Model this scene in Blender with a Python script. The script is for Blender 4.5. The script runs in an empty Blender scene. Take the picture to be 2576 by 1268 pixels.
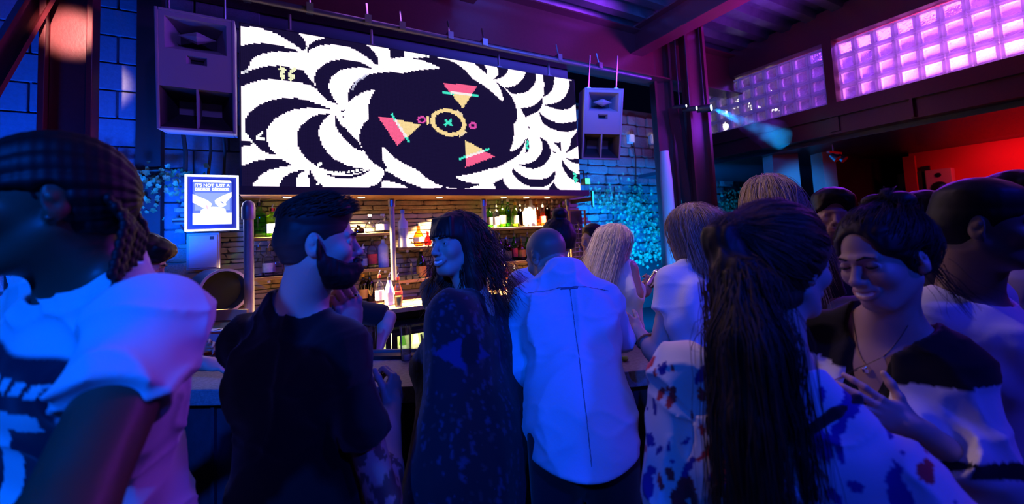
import bpy, math, random
import numpy as np
from mathutils import Matrix, Vector
random.seed(7); np.random.seed(7)
scene = bpy.context.scene
COL = scene.collection

# ---------------------------------------------------------------- camera
EYE = 1.66
Mcam = np.array([[0.87478821, -0.48207437, -0.04847573], [-0.01113608, 0.08001992, -0.99673106], [0.48437752, 0.8724684, 0.06463206]])
FPX, CX, CY = 1045.08, 1284.19, 522.45
def _ray(px, py): return Mcam.T @ np.array([(px - CX) / FPX, (py - CY) / FPX, 1.])
O3 = np.array([0, 0, EYE])
def atD(px, py, D): return O3 + _ray(px, py) * D
def atX(px, py, X): d = _ray(px, py); return O3 + d * X / d[0]
def atY(px, py, Y): d = _ray(px, py); return O3 + d * Y / d[1]
def atZ(px, py, Z): d = _ray(px, py); return O3 + d * (Z - EYE) / d[2]
cd = bpy.data.cameras.new('camera'); cam = bpy.data.objects.new('camera', cd); COL.objects.link(cam)
cd.sensor_width = 36; cd.sensor_fit = 'HORIZONTAL'; cd.lens = FPX / 2576 * 36
cd.shift_x = (1288 - CX) / 2576; cd.shift_y = (CY - 634) / 2576
cam.matrix_world = Matrix(((Mcam[0][0], -Mcam[1][0], -Mcam[2][0], 0), (Mcam[0][1], -Mcam[1][1], -Mcam[2][1], 0), (Mcam[0][2], -Mcam[1][2], -Mcam[2][2], EYE), (0, 0, 0, 1)))
cd.clip_start = .05; cd.clip_end = 60
cd.dof.use_dof = True; cd.dof.focus_distance = 2.1; cd.dof.aperture_fstop = 2.0
scene.camera = cam
vs = scene.view_settings
vs.view_transform = 'Standard'; vs.look = 'None'; vs.gamma = 1; vs.use_curve_mapping = False; vs.exposure = 0.0
scene.cycles.use_denoising = True
scene.cycles.max_bounces = 6; scene.cycles.diffuse_bounces = 2; scene.cycles.glossy_bounces = 3
scene.cycles.transmission_bounces = 6; scene.cycles.transparent_max_bounces = 12; scene.cycles.volume_bounces = 0
scene.cycles.sample_clamp_indirect = 4

# ---------------------------------------------------------------- world and large lights
world = bpy.data.worlds.new('night'); scene.world = world; world.use_nodes = True
world.node_tree.nodes['Background'].inputs[0].default_value = (.010, .014, .10, 1)
world.node_tree.nodes['Background'].inputs[1].default_value = .04
def light(name, kind, loc, energy, color, target=None, size=.2, angle=60, blend=.6, size_y=None):
    L = bpy.data.lights.new(name, kind); L.energy = energy; L.color = color
    if kind == 'AREA':
        L.size = size
        if size_y: L.shape = 'RECTANGLE'; L.size_y = size_y
    else: L.shadow_soft_size = size
    if kind == 'SPOT': L.spot_size = math.radians(angle); L.spot_blend = blend
    o = bpy.data.objects.new(name, L); COL.objects.link(o); o.location = loc
    if target is not None:
        o.rotation_euler = (Vector(target) - Vector(loc)).to_track_quat('-Z', 'Y').to_euler()
    return o
AZURE, BLUE, INDIGO = (.0, .10, 1.0), (.004, .045, 1.0), (.022, .024, 1.0)
light('azure_spot', 'SPOT', (-2.4, -1.6, 3.7), 980, AZURE, (-.45, 1.1, 1.72), .10, 40, 1)
light('blue_spot', 'SPOT', (.2, -2.6, 3.8), 470, BLUE, (.85, 1.45, 1.62), .10, 38, 1)
light('indigo_spot', 'SPOT', (2.6, -2.2, 3.8), 300, INDIGO, (1.42, .66, 1.45), .10, 38, 1)
light('violet_stage_wash', 'AREA', (1.6, 3.2, 3.75), 9, (.55, .16, 1.0), (1.2, .9, 1.4), 2.4, size_y=.25)
light('blue_wall_wash', 'SPOT', (-1.75, 2.9, 1.3), 330, (.0, .075, 1.0), (-1.7, 4.0, 2.25), .1, 110, 1)
light('blue_wall_wash', 'SPOT', (-.75, 3.3, 1.7), 95, (.0, .10, 1.0), (-.6, 3.95, 2.2), .1, 120, 1)
light('ivy_wash', 'AREA', (5.0, 4.7, .8), 420, (.0, .20, 1.0), (5.2, 6.5, 1.15), 2.6, size_y=.4)
light('purple_ceiling_wash', 'AREA', (4.9, 1.8, 3.3), 130, (.30, .03, 1.0), (3.0, 2.6, 4.4), 1.6, size_y=.4)
light('blue_ceiling_wash', 'AREA', (2.6, 2.0, 3.5), 80, (.03, .12, 1.0), (2.8, 3.0, 4.4), .8)
light('violet_speaker_spot', 'SPOT', (.2, .2, 3.95), 85, (.17, .10, 1.0), (-.45, 3.3, 2.8), .1, 26, .8)
light('violet_speaker_spot', 'SPOT', (1.8, .4, 3.95), 60, (.13, .08, 1.0), (3.1, 3.3, 2.8), .1, 20, .8)
light('bar_spill_fill', 'AREA', (1.15, 3.40, 1.99), 3.4, (1.0, .58, .40), (.9, .6, 1.3), 3.2, size_y=.1)  # unseen warm area fill, added to stand in for light spilling off the bar
light('pale_fill_spot', 'SPOT', (1.1, 2.3, 3.5), 120, (1.0, .70, .66), (1.98, 2.1, 1.45), .08, 30, 1)  # this and the next two: unseen pale fills added to brighten staff and guests
light('pale_fill_spot', 'SPOT', (1.3, 2.3, 3.6), 70, (1.0, .66, .60), (1.66, 1.10, 1.72), .08, 34, 1)
light('pale_fill_spot', 'SPOT', (.1, 2.1, 3.4), 75, (1.0, .58, .52), (.88, .62, 1.5), .06, 16, 1)
light('warm_lamp', 'SPOT', (-1.0, 1.4, 3.6), 1300, (1.0, .62, .50), (-1.11, 3.46, 3.02), .05, 8, .6)
# ---------------------------------------------------------------- signed-distance modelling kit
def nrm(v):
    v = np.asarray(v, float); return v / max(np.linalg.norm(v), 1e-9)
def smin(a, b, k):
    if k <= 0: return np.minimum(a, b)
    h = np.clip(.5 + .5 * (b - a) / k, 0, 1)
    return b * (1 - h) + a * h - k * h * (1 - h)
def smax(a, b, k): return -smin(-a, -b, k)
def sd_ell(p, c, r, R=None):
    q = p - np.asarray(c, float)
    if R is not None: q = q @ R
    r = np.asarray(r, float)
    k0 = np.sqrt(((q / r) ** 2).sum(-1)); k1 = np.sqrt(((q / (r * r)) ** 2).sum(-1)) + 1e-9
    return k0 * (k0 - 1) / k1
def sd_cone(p, a, b, ra, rb):
    a = np.asarray(a, float); b = np.asarray(b, float); ab = b - a
    t = np.clip(((p - a) @ ab) / max(ab @ ab, 1e-12), 0, 1)
    return np.sqrt(((p - a - t[:, None] * ab) ** 2).sum(-1)) - (ra + (rb - ra) * t)
def sd_box(p, c, r, R=None, rnd=.0):
    q = p - np.asarray(c, float)
    if R is not None: q = q @ R
    q = np.abs(q) - (np.asarray(r, float) - rnd)
    return np.sqrt((np.maximum(q, 0) ** 2).sum(-1)) + np.minimum(q.max(-1), 0) - rnd
def _hash(ix, iy, iz):
    n = (ix * 374761393 + iy * 668265263 + iz * 2147483647 + 144665) & 0xffffffff
    n = ((n ^ (n >> 13)) * 1274126177) & 0xffffffff
    return ((n ^ (n >> 16)) & 0xffff) / 32767.5 - 1.0
def vnoise(p):
    i = np.floor(p).astype(np.int64); f = p - i; f = f * f * (3 - 2 * f)
    x, y, z = i[:, 0], i[:, 1], i[:, 2]; fx, fy, fz = f[:, 0], f[:, 1], f[:, 2]
    def L(a, b, t): return a + (b - a) * t
    c = [[[_hash(x + a, y + b, z + d) for d in (0, 1)] for b in (0, 1)] for a in (0, 1)]
    return L(L(L(c[0][0][0], c[1][0][0], fx), L(c[0][1][0], c[1][1][0], fx), fy),
             L(L(c[0][0][1], c[1][0][1], fx), L(c[0][1][1], c[1][1][1], fx), fy), fz)

class Field:
    """ordered list of blended primitives, each with a bounding box so far points skip it"""
    def __init__(s): s.ops = []; s.lo = np.full(3, 9e9); s.hi = np.full(3, -9e9)
    def _add(s, fn, lo, hi, k, mode):
        lo = np.asarray(lo, float); hi = np.asarray(hi, float)
        lo = np.broadcast_to(lo, 3); hi = np.broadcast_to(hi, 3); s.ops.append((fn, lo, hi, k, mode))
        if mode == 'u': s.lo = np.minimum(s.lo, lo); s.hi = np.maximum(s.hi, hi)
    def ell(s, c, r, R=None, k=.02, mode='u'):
        c = np.asarray(c, float); m = max(r)
        s._add(lambda p: sd_ell(p, c, r, R), c - m, c + m, k, mode)
    def cone(s, a, b, ra, rb, k=.02, mode='u'):
        a = np.asarray(a, float); b = np.asarray(b, float); m = max(ra, rb)
        s._add(lambda p: sd_cone(p, a, b, ra, rb), np.minimum(a, b) - m, np.maximum(a, b) + m, k, mode)
    def fn(s, f, lo, hi, k=.02, mode='u'): s._add(f, lo, hi, k, mode)
    def chain(s, pts, rad, k=.015):
        for i in range(len(pts) - 1): s.cone(pts[i], pts[i + 1], rad[i], rad[i + 1], k)
    def __call__(s, p):
        d = np.full(len(p), .5)
        if not len(p): return d
        plo = p.min(0); phi = p.max(0)
        for fn, lo, hi, k, mode in s.ops:
            if mode in ('u', 's'):
                m = k + .06
                if (plo > hi + m).any() or (phi < lo - m).any(): continue
                sel = ((p > lo - m) & (p < hi + m)).all(1)
                if not sel.any(): continue
                if mode == 'u': d[sel] = smin(d[sel], fn(p[sel]), k)
                else: d[sel] = smax(d[sel], -fn(p[sel]), k)
            elif mode == 'i': d = smax(d, fn(p), k)
            else: d = d + fn(p)          # displacement
        return d

def axis(lo, hi, h, fine):
    """1-D sample positions, step h, or the finer step inside the given intervals"""
    out = [lo]; x = lo
    while x < hi:
        st = h
        for a, b, hf in fine:
            if a - hf <= x <= b: st = min(st, hf)
        x += st; out.append(x)
    return np.array(out)
def mesh_sdf(f, lo, hi, h, fine=()):
    ax = [axis(lo[i] - 2 * h, hi[i] + 2 * h, h, [(a[i], b[i], q) for a, b, q in fine]) for i in range(3)]
    n = [len(a) for a in ax]; B = 8
    nb = [-(-m // B) for m in n]
    cen = []; half = []
    for i in range(3):
        c = []; q = []
        for j in range(nb[i]):
            a = ax[i][j * B]; b = ax[i][min(j * B + B, n[i] - 1)]
            c.append((a + b) / 2); q.append((b - a) / 2)
        cen.append(np.array(c)); half.append(np.array(q))
    C = np.stack(np.meshgrid(*cen, indexing='ij'), -1).reshape(-1, 3)
    Hd = np.sqrt((np.stack(np.meshgrid(*half, indexing='ij'), -1) ** 2).sum(-1)).reshape(-1)
    d = f(C)
    V = np.repeat(np.repeat(np.repeat(np.where(d < 0, -1., 1.).reshape(nb).astype(np.float32), B, 0), B, 1), B, 2)[:n[0], :n[1], :n[2]].copy()
    keep = np.argwhere((np.abs(d) < 1.35 * Hd + .022).reshape(nb))
    o = np.stack(np.meshgrid(*[np.arange(B)] * 3, indexing='ij'), -1).reshape(-1, 3)
    key = (keep // 3) @ np.array([1000000, 1000, 1]); keep = keep[np.argsort(key, kind='stable')]; key = np.sort(key)
    cuts = np.flatnonzero(np.diff(key)) + 1
    for grp in np.split(keep, cuts):
        if not len(grp): continue
        I = (grp[:, None, :] * B + o[None]).reshape(-1, 3)
        I = I[(I < np.array(n)).all(1)]
        P = np.stack([ax[0][I[:, 0]], ax[1][I[:, 1]], ax[2][I[:, 2]]], -1)
        V[I[:, 0], I[:, 1], I[:, 2]] = f(P)
    V[0], V[-1] = 1, 1; V[:, 0], V[:, -1] = 1, 1; V[:, :, 0], V[:, :, -1] = 1, 1
    S = V < 0
    cs = [(a, b, c) for a in (0, 1) for b in (0, 1) for c in (0, 1)]
    def sub(A, a, b, c): return A[a:n[0] - 1 + a, b:n[1] - 1 + b, c:n[2] - 1 + c]
    cnt = sum(sub(S, *c).astype(np.int8) for c in cs)
    I = np.argwhere((cnt > 0) & (cnt < 8))
    if len(I) == 0: return np.zeros((0, 3)), np.zeros((0, 4), int)
    val = np.stack([V[I[:, 0] + a, I[:, 1] + b, I[:, 2] + c] for a, b, c in cs], 1)
    acc = np.zeros((len(I), 3)); num = np.zeros(len(I))
    for u in range(8):
        for w in range(u + 1, 8):
            if sum(abs(cs[u][t] - cs[w][t]) for t in range(3)) != 1: continue
            a, b = val[:, u], val[:, w]; m = (a < 0) != (b < 0)
            t = np.where(m, a / np.where(m, a - b, 1), 0)
            q = np.array(cs[u])[None] + t[:, None] * (np.array(cs[w]) - np.array(cs[u]))[None]
            acc += q * m[:, None]; num += m
    loc = acc / num[:, None]
    P = np.stack([ax[i][I[:, i]] + loc[:, i] * (ax[i][I[:, i] + 1] - ax[i][I[:, i]]) for i in range(3)], -1)
    idx = np.full((n[0] - 1, n[1] - 1, n[2] - 1), -1, np.int32)
    idx[I[:, 0], I[:, 1], I[:, 2]] = np.arange(len(I))
    quads = []
    for d0 in range(3):
        e1, e2 = (d0 + 1) % 3, (d0 + 2) % 3
        sl0 = [slice(None)] * 3; sl1 = [slice(None)] * 3
        sl0[d0] = slice(0, n[d0] - 1); sl1[d0] = slice(1, n[d0])
        A, Bv = S[tuple(sl0)], S[tuple(sl1)]
        E = np.argwhere(A != Bv)
        E = E[(E[:, e1] > 0) & (E[:, e2] > 0) & (E[:, e1] < n[e1] - 1) & (E[:, e2] < n[e2] - 1)]
        fl = S[E[:, 0], E[:, 1], E[:, 2]]
        def g(a, b):
            J = E.copy(); J[:, e1] -= a; J[:, e2] -= b
            return idx[J[:, 0], J[:, 1], J[:, 2]]
        Q = np.stack([g(1, 1), g(0, 1), g(0, 0), g(1, 0)], 1)
        Q[~fl] = Q[~fl][:, ::-1]
        quads.append(Q)
    Q = np.concatenate(quads); Q = Q[(Q >= 0).all(1)]
    return P, Q
# ---------------------------------------------------------------- people kit
def rot(yaw=0, pitch=0, roll=0):
    """columns = right, forward, up; yaw turns left, pitch raises the face, roll drops the right side"""
    a, b, c = np.radians([yaw, pitch, roll])
    Rz = np.array([[np.cos(a), -np.sin(a), 0], [np.sin(a), np.cos(a), 0], [0, 0, 1]])
    Rx = np.array([[1, 0, 0], [0, np.cos(b), -np.sin(b)], [0, np.sin(b), np.cos(b)]])
    Ry = np.array([[np.cos(c), 0, np.sin(c)], [0, 1, 0], [-np.sin(c), 0, np.cos(c)]])
    return Rz @ Rx @ Ry
def head_field(sex='m', smile=0., jaw=1.):
    f = Field(); w = 1. if sex == 'm' else .95
    f.ell((0, -.012, .034), (.077 * w, .098, .087))
    f.ell((0, .020, -.030), (.061 * w, .068, .082), k=.03)
    f.ell((0, .052, -.090), (.030 * w * jaw, .032, .024), k=.028)
    for s in (-1, 1):
        f.cone((s * .055 * w, -.004, -.052), (s * .020, .058, -.097), .017 * jaw, .014, k=.025)
        f.ell((s * .040 * w, .063, -.026), (.022, .022, .020 + .003 * smile), k=.022)
        f.cone((s * .010, .088, .020), (s * .040, .078, .020), .010 if sex == 'm' else .008, .007, k=.014)
    for s in (-1, 1):
        f.ell((s * .031, .103, .000), (.021, .022, .014), k=.012, mode='s')
    for s in (-1, 1):
        f.ell((s * .031, .0745, .000), (.0125, .0125, .0125), k=.003)
        q = 6
        for j in range(q):   # upper and lower lids wrap the eyeball
            for z0, z1, r in ((.0065, .0100, .0032), (-.0045, -.0075, .0026)):
                def pt(t): 
                    x = (-1 + 2 * t); zz = z0 + (z1 - z0) * (1 - x * x) * .6
                    return (s * .031 + x * .0135, .0745 + .0118 * np.sqrt(max(1 - .55 * x * x, 0)) - .002, zz * (1 - .55 * x * x))
                f.cone(pt(j / q), pt((j + 1) / q), r, r, k=.003)
    f.cone((0, .086, .012), (0, .108, -.030), .0075, .0105, k=.010)
    f.ell((0, .108, -.033), (.0115, .0115, .0095), k=.008)
    for s in (-1, 1):
        f.ell((s * .0125, .098, -.036), (.0075, .010, .0075), k=.006)
        f.ell((s * .0065, .1045, -.0425), (.0035, .005, .003), k=.003, mode='s')
    f.ell((0, .085, -.060), (.026, .014, .018), k=.014)
    mw = .021 + .007 * smile; up = .008 * smile
    def mouth(x, dz, dy): 
        t = (x / mw) ** 2
        return (x, .0955 + dy - .012 * t, -.0655 + dz * (1 - .75 * t) + up * t)
    xs = np.linspace(-mw, mw, 9)
    for a, b in zip(xs[:-1], xs[1:]):
        f.cone(mouth(a, .0045 + .0018 * smile, .0005), mouth(b, .0045 + .0018 * smile, .0005), .0046, .0046, k=.004)
        f.cone(mouth(a, -.0055 - .0045 * smile, 0), mouth(b, -.0055 - .0045 * smile, 0), .0054, .0054, k=.004)
    for a, b in zip(xs[:-1], xs[1:]):
        g = .0016 + .0034 * smile * (1 - (a / mw) ** 2)
        f.cone(mouth(a, -.001 * smile, .005), mouth(b, -.001 * smile, .005), g, g, k=.002, mode='s')
    if smile > .3:
        f.cone(mouth(-mw * .8, .0005, -.003), mouth(mw * .8, .0005, -.003), .003, .003, k=.001)
    for s in (-1, 1):   # ears with a rim and a hollow
        R = rot(-s * 22, 0, s * -6)
        f.ell((s * .079 * w, -.014, -.004), (.0085, .019, .033), R, k=.008)
        f.ell((s * .076 * w, -.006, -.027), (.0075, .010, .013), R, k=.006)
        f.ell((s * .088 * w, -.010, .003), (.0075, .0115, .021), R, k=.005, mode='s')
        f.ell((s * .083 * w, -.012, .004), (.004, .0075, .010), R, k=.004)
    f.lo -= .01; f.hi += .01
    return f

def hand_prims(f, wrist, d, n, side, curl=(20, 35, 25), spread=5, s=1., thumb=(35, 30), each=None):
    """palm and five fingers. d = direction of the fingers, n = palm normal (fingers close towards it); side +1 = right hand"""
    d = nrm(d); n = nrm(np.asarray(n) - d * np.dot(n, d)); x = np.cross(d, n) * side   # x towards the thumb
    W = np.asarray(wrist, float)
    def T(a, b, c): return W + s * (a * x + b * d + c * n)
    R = np.stack([x, d, n], 1)
    f.cone(T(0, -.03, 0), T(0, .02, 0), .026 * s, .026 * s, k=.02)
    f.ell(T(.0, .050, 0), (.041 * s, .052 * s, .0165 * s), R, k=.015)
    f.ell(T(.026, .032, .008), (.017 * s, .030 * s, .014 * s), R, k=.012)
    base = [(.029, .088, .043, .026, .020, .0090), (.0095, .094, .047, .030, .022, .0093), (-.010, .090, .044, .028, .021, .0088), (-.028, .080, .034, .021, .019, .0078)]
    for i, (bx, by, l1, l2, l3, r) in enumerate(base):
        c = (each[i] if each else curl); sp = np.radians(spread * (1.5 - i))
        p = T(bx, by, -.002); ang = 0; pts = [T(bx * .8, by - .05, -.001), p]; rr = [r * s * 1.05, r * s * 1.06]
        for l, cu, q in zip((l1, l2, l3), c, (1., .92, .80)):
            ang += np.radians(cu)
            dd = np.cos(ang) * (np.cos(sp) * d + np.sin(sp) * x) + np.sin(ang) * n
            p = p + s * l * dd; pts.append(p); rr.append(r * s * q)
        f.chain(pts, rr, k=.004)
    a, b = np.radians(thumb)
    t0 = T(.022, .014, .004); d1 = np.cos(a) * d + np.sin(a) * x; d1 = nrm(d1 + .35 * np.sin(b) * n)
    d2 = nrm(d1 + .45 * np.sin(b) * n - .2 * np.sin(b) * x)
    t1 = t0 + s * .044 * d1; t2 = t1 + s * .034 * d2; t3 = t2 + s * .026 * nrm(d2 - .25 * x * np.sin(b))
    f.chain([t0, t1, t2, t3], [.0150 * s, .0115 * s, .0105 * s, .0085 * s], k=.008)
    return [t3]
def mesh_obj(name, P, Q, mat, parent=None, col=None, smooth=True):
    me = bpy.data.meshes.new(name)
    P = np.asarray(P, np.float32); 
    if isinstance(Q, np.ndarray):
        k = Q.shape[1]
        me.vertices.add(len(P)); me.vertices.foreach_set('co', P.ravel())
        me.loops.add(Q.size); me.loops.foreach_set('vertex_index', Q.astype(np.int32).ravel())
        me.polygons.add(len(Q)); me.polygons.foreach_set('loop_start', np.arange(0, Q.size, k, dtype=np.int32))
        me.update(calc_edges=True)
    else:
        me.from_pydata([tuple(map(float, p)) for p in P], [], [tuple(map(int, q)) for q in Q]); me.update()
    if smooth: me.polygons.foreach_set('use_smooth', np.ones(len(me.polygons), bool))
    if col is not None:
        a = me.color_attributes.new('col', 'FLOAT_COLOR', 'POINT')
        c = np.ones((len(P), 4), np.float32); c[:, :3] = col; a.data.foreach_set('color', c.ravel())
    if mat: me.materials.append(mat)
    o = bpy.data.objects.new(name, me); bpy.context.scene.collection.objects.link(o)
    if parent is not None:
        o.parent = parent
    return o
# ---------------------------------------------------------------- materials
def mat(name, col=(.5, .5, .5), rough=.5, metal=0., emit=None, es=1., spec=.5, bump=0., bscale=30., attr=False, var=0., trans=0., ior=1.45, sheen=0., alpha=1.):
    m = bpy.data.materials.new(name); m.use_nodes = True
    nt = m.node_tree; b = nt.nodes['Principled BSDF']
    b.inputs['Base Color'].default_value = (*col, 1); b.inputs['Roughness'].default_value = rough
    b.inputs['Metallic'].default_value = metal; b.inputs['Specular IOR Level'].default_value = spec
    b.inputs['Transmission Weight'].default_value = trans; b.inputs['IOR'].default_value = ior
    b.inputs['Sheen Weight'].default_value = sheen; b.inputs['Alpha'].default_value = alpha
    if emit is not None:
        b.inputs['Emission Color'].default_value = (*emit, 1); b.inputs['Emission Strength'].default_value = es
    src = None
    if attr:
        a = nt.nodes.new('ShaderNodeAttribute'); a.attribute_name = 'col'; src = a.outputs['Color']
    if bump or var:
        tc = nt.nodes.new('ShaderNodeTexCoord'); n = nt.nodes.new('ShaderNodeTexNoise')
        n.inputs['Scale'].default_value = bscale; n.inputs['Detail'].default_value = 6; n.inputs['Roughness'].default_value = .65
        nt.links.new(tc.outputs['Object'], n.inputs['Vector'])
        if bump:
            bp = nt.nodes.new('ShaderNodeBump'); bp.inputs['Strength'].default_value = bump; bp.inputs['Distance'].default_value = .02
            nt.links.new(n.outputs['Fac'], bp.inputs['Height']); nt.links.new(bp.outputs['Normal'], b.inputs['Normal'])
        if var:
            mx = nt.nodes.new('ShaderNodeMix'); mx.data_type = 'RGBA'; mx.blend_type = 'MULTIPLY'
            cr = nt.nodes.new('ShaderNodeValToRGB'); cr.color_ramp.elements[0].position = .3; cr.color_ramp.elements[1].position = .7
            cr.color_ramp.elements[0].color = (1 - var, 1 - var, 1 - var, 1); cr.color_ramp.elements[1].color = (1, 1, 1, 1)
            nt.links.new(n.outputs['Fac'], cr.inputs['Fac']); mx.inputs['Factor'].default_value = 1
            if src: nt.links.new(src, mx.inputs['A'])
            else: mx.inputs['A'].default_value = (*col, 1)
            nt.links.new(cr.outputs['Color'], mx.inputs['B']); src = mx.outputs['Result']
    if src: nt.links.new(src, b.inputs['Base Color'])
    return m
def emat(name, col, s):
    m = bpy.data.materials.new(name); m.use_nodes = True; nt = m.node_tree; nt.nodes.clear()
    e = nt.nodes.new('ShaderNodeEmission'); e.inputs[0].default_value = (*col, 1); e.inputs[1].default_value = s
    o = nt.nodes.new('ShaderNodeOutputMaterial'); nt.links.new(e.outputs[0], o.inputs[0]); return m
def emat_attr(name, s):
    m = emat(name, (1, 1, 1), s); nt = m.node_tree
    a = nt.nodes.new('ShaderNodeAttribute'); a.attribute_name = 'col'
    nt.links.new(a.outputs['Color'], nt.nodes['Emission'].inputs[0]); return m
def thin_glass(name, tint=(.9, .95, .95), refl=.12, rough=.03):
    m = bpy.data.materials.new(name); m.use_nodes = True; nt = m.node_tree; nt.nodes.clear()
    t = nt.nodes.new('ShaderNodeBsdfTransparent'); t.inputs[0].default_value = (*tint, 1)
    g = nt.nodes.new('ShaderNodeBsdfGlossy'); g.inputs['Roughness'].default_value = rough
    lw = nt.nodes.new('ShaderNodeLayerWeight'); lw.inputs['Blend'].default_value = .25
    mp = nt.nodes.new('ShaderNodeMath'); mp.operation = 'MULTIPLY_ADD'; mp.inputs[1].default_value = .75; mp.inputs[2].default_value = refl * .4
    mx = nt.nodes.new('ShaderNodeMixShader'); o = nt.nodes.new('ShaderNodeOutputMaterial')
    nt.links.new(lw.outputs['Fresnel'], mp.inputs[0]); nt.links.new(mp.outputs[0], mx.inputs[0])
    nt.links.new(t.outputs[0], mx.inputs[1]); nt.links.new(g.outputs[0], mx.inputs[2]); nt.links.new(mx.outputs[0], o.inputs[0]); return m
M = {}
M['floor'] = mat('dark_floor', (.02, .02, .025), .55, bump=.2)
M['block'] = mat('painted_block', (.20, .22, .30), .75, bump=.25, bscale=40, var=.25)
M['mortar'] = mat('mortar', (.12, .13, .18), .9)
M['maroon'] = mat('maroon_steel', (.15, .020, .028), .30, bump=.05, bscale=60, var=.2)
M['deck'] = mat('ribbed_steel', (.30, .30, .34), .30, .85, var=.35, bscale=5)
M['black'] = mat('black_paint', (.012, .012, .014), .5)
M['blackgloss'] = mat('black_gloss', (.012, .012, .014), .15)
M['dark'] = mat('dark_wall', (.03, .03, .04), .8)
M['steel'] = mat('brushed_steel', (.55, .55, .58), .3, 1.)
M['chrome'] = mat('chrome', (.8, .8, .82), .12, 1.)
M['pipe'] = mat('grey_scaffold_pipe', (.30, .28, .30), .4, .4, var=.2)
M['speaker'] = mat('grey_speaker_paint', (.34, .33, .38), .6, bump=.08, bscale=200)
M['speaker_dark'] = mat('speaker_throat', (.03, .028, .035), .7)
M['wood'] = mat('dark_shelf_wood', (.05, .022, .011), .5, bump=.15, bscale=25, var=.4)
M['woodlight'] = mat('oak_board', (.42, .22, .09), .5, bump=.1, bscale=25, var=.3)
M['slate'] = [mat('split_slate', c, .8, bump=.5, bscale=35, var=.35) for c in ((.50, .42, .32), (.40, .34, .26), (.58, .49, .37), (.34, .29, .23))]
M['slate_back'] = mat('slate_joint', (.05, .045, .04), .9)
M['concrete'] = mat('concrete_top', (.34, .33, .34), .42, bump=.35, bscale=60, var=.45)
M['barfront'] = mat('bar_front_paint', (.035, .05, .07), .6, bump=.1, var=.3)
M['screen_case'] = mat('screen_case', (.02, .018, .03), .5)
M['led'] = emat_attr('led_pixels', 1.5)
M['white_tube'] = emat('lightbox_tube', (.62, .66, 1.0), 4.0)
M['poster'] = emat_attr('poster_print', 1.6)
M['downlight'] = emat('downlight_lens', (1.0, .82, .5), 9)
M['notice'] = mat('pale_panel', (.34, .30, .37), .5, bump=.1, bscale=120)
M['rust_stone'] = [mat('rubble_stone', c, .85, bump=.6, bscale=18, var=.5) for c in ((.34, .33, .32), (.26, .26, .27), (.40, .38, .36))]
M['leaf'] = [mat('ivy_leaf', c, .45) for c in ((.16, .34, .14), (.22, .40, .20), (.10, .24, .10))]
M['glassblock_rim'] = None
M['glass'] = thin_glass('clear_glass', refl=.30)
M['red'] = mat('red_wall', (.75, .05, .06), .7)
M['whitepaint'] = mat('white_paint', (.75, .75, .75), .6)
M['paper'] = mat('paper', (.8, .76, .68), .7)
M['cable'] = mat('black_cable', (.01, .01, .01), .6)

# ---------------------------------------------------------------- object helpers
class MB:
    """collects plain shapes; .make() links them as ONE mesh object"""
    def __init__(s): s.v = []; s.f = []
    def add(s, v, f):
        n = len(s.v); s.v += [tuple(map(float, p)) for p in v]; s.f += [tuple(i + n for i in q) for q in f]; return s
    def box(s, lo, hi, Rm=None, c=None):
        v = [(x, y, z) for x in (lo[0], hi[0]) for y in (lo[1], hi[1]) for z in (lo[2], hi[2])]
        if Rm is not None: v = [Rm @ np.array(p) + (0 if c is None else np.array(c)) for p in v]
        return s.add(v, [(0, 1, 3, 2), (4, 6, 7, 5), (0, 4, 5, 1), (2, 3, 7, 6), (0, 2, 6, 4), (1, 5, 7, 3)])
    def tube(s, pts, r, n=8, cap=True):
        pts = [np.asarray(p, float) for p in pts]; rr = r if hasattr(r, '__len__') else [r] * len(pts)
        v = []; f = []; prev = None
        for i, p in enumerate(pts):
            t = nrm(pts[min(i + 1, len(pts) - 1)] - pts[max(i - 1, 0)])
            if prev is None:
                u = nrm(np.cross(t, (0, 0, 1) if abs(t[2]) < .9 else (1, 0, 0)))
            else: u = nrm(prev - t * np.dot(prev, t))
            prev = u; w = np.cross(t, u)
            v += [p + rr[i] * (np.cos(a) * u + np.sin(a) * w) for a in np.linspace(0, 2 * np.pi, n, endpoint=False)]
        for i in range(len(pts) - 1):
            for k in range(n): f.append((i * n + k, i * n + (k + 1) % n, (i + 1) * n + (k + 1) % n, (i + 1) * n + k))
        if cap: f.append(tuple(range(n))[::-1]); f.append(tuple(range((len(pts) - 1) * n, len(pts) * n)))
        return s.add(v, f)
    def lathe(s, prof, c=(0, 0, 0), n=16, sq=0., cap=True):
        """profile [(r, z)] turned about z; sq > 0 makes it squarish"""
        v = []; f = []
        for r, z in prof:
            for a in np.linspace(0, 2 * np.pi, n, endpoint=False):
                k = 1.
                if sq: k = (abs(np.cos(a)) ** sq + abs(np.sin(a)) ** sq) ** (-1 / sq)
                v.append((c[0] + r * k * np.cos(a), c[1] + r * k * np.sin(a), c[2] + z))
        m = len(prof)
        for i in range(m - 1):
            for k in range(n): f.append((i * n + k, i * n + (k + 1) % n, (i + 1) * n + (k + 1) % n, (i + 1) * n + k))
        if cap: f.append(tuple(range(n))[::-1]); f.append(tuple(range((m - 1) * n, m * n)))
        return s.add(v, f)
    def quad(s, a, b, c, d): return s.add([a, b, c, d], [(0, 1, 2, 3)])
    def make(s, name, m, parent=None, smooth=False, bevel=0.):
        me = bpy.data.meshes.new(name); me.from_pydata(s.v, [], s.f); me.update()
        if m: me.materials.append(m)
        if smooth:
            me.polygons.foreach_set('use_smooth', np.ones(len(me.polygons), bool))
            try: me.set_sharp_from_angle(angle=math.radians(40))
            except Exception: pass
        o = bpy.data.objects.new(name, me); COL.objects.link(o)
        if bevel:
            bm = o.modifiers.new('bevel', 'BEVEL'); bm.width = bevel; bm.segments = 2; bm.limit_method = 'ANGLE'
        if parent is not None: o.parent = parent
        return o
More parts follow.
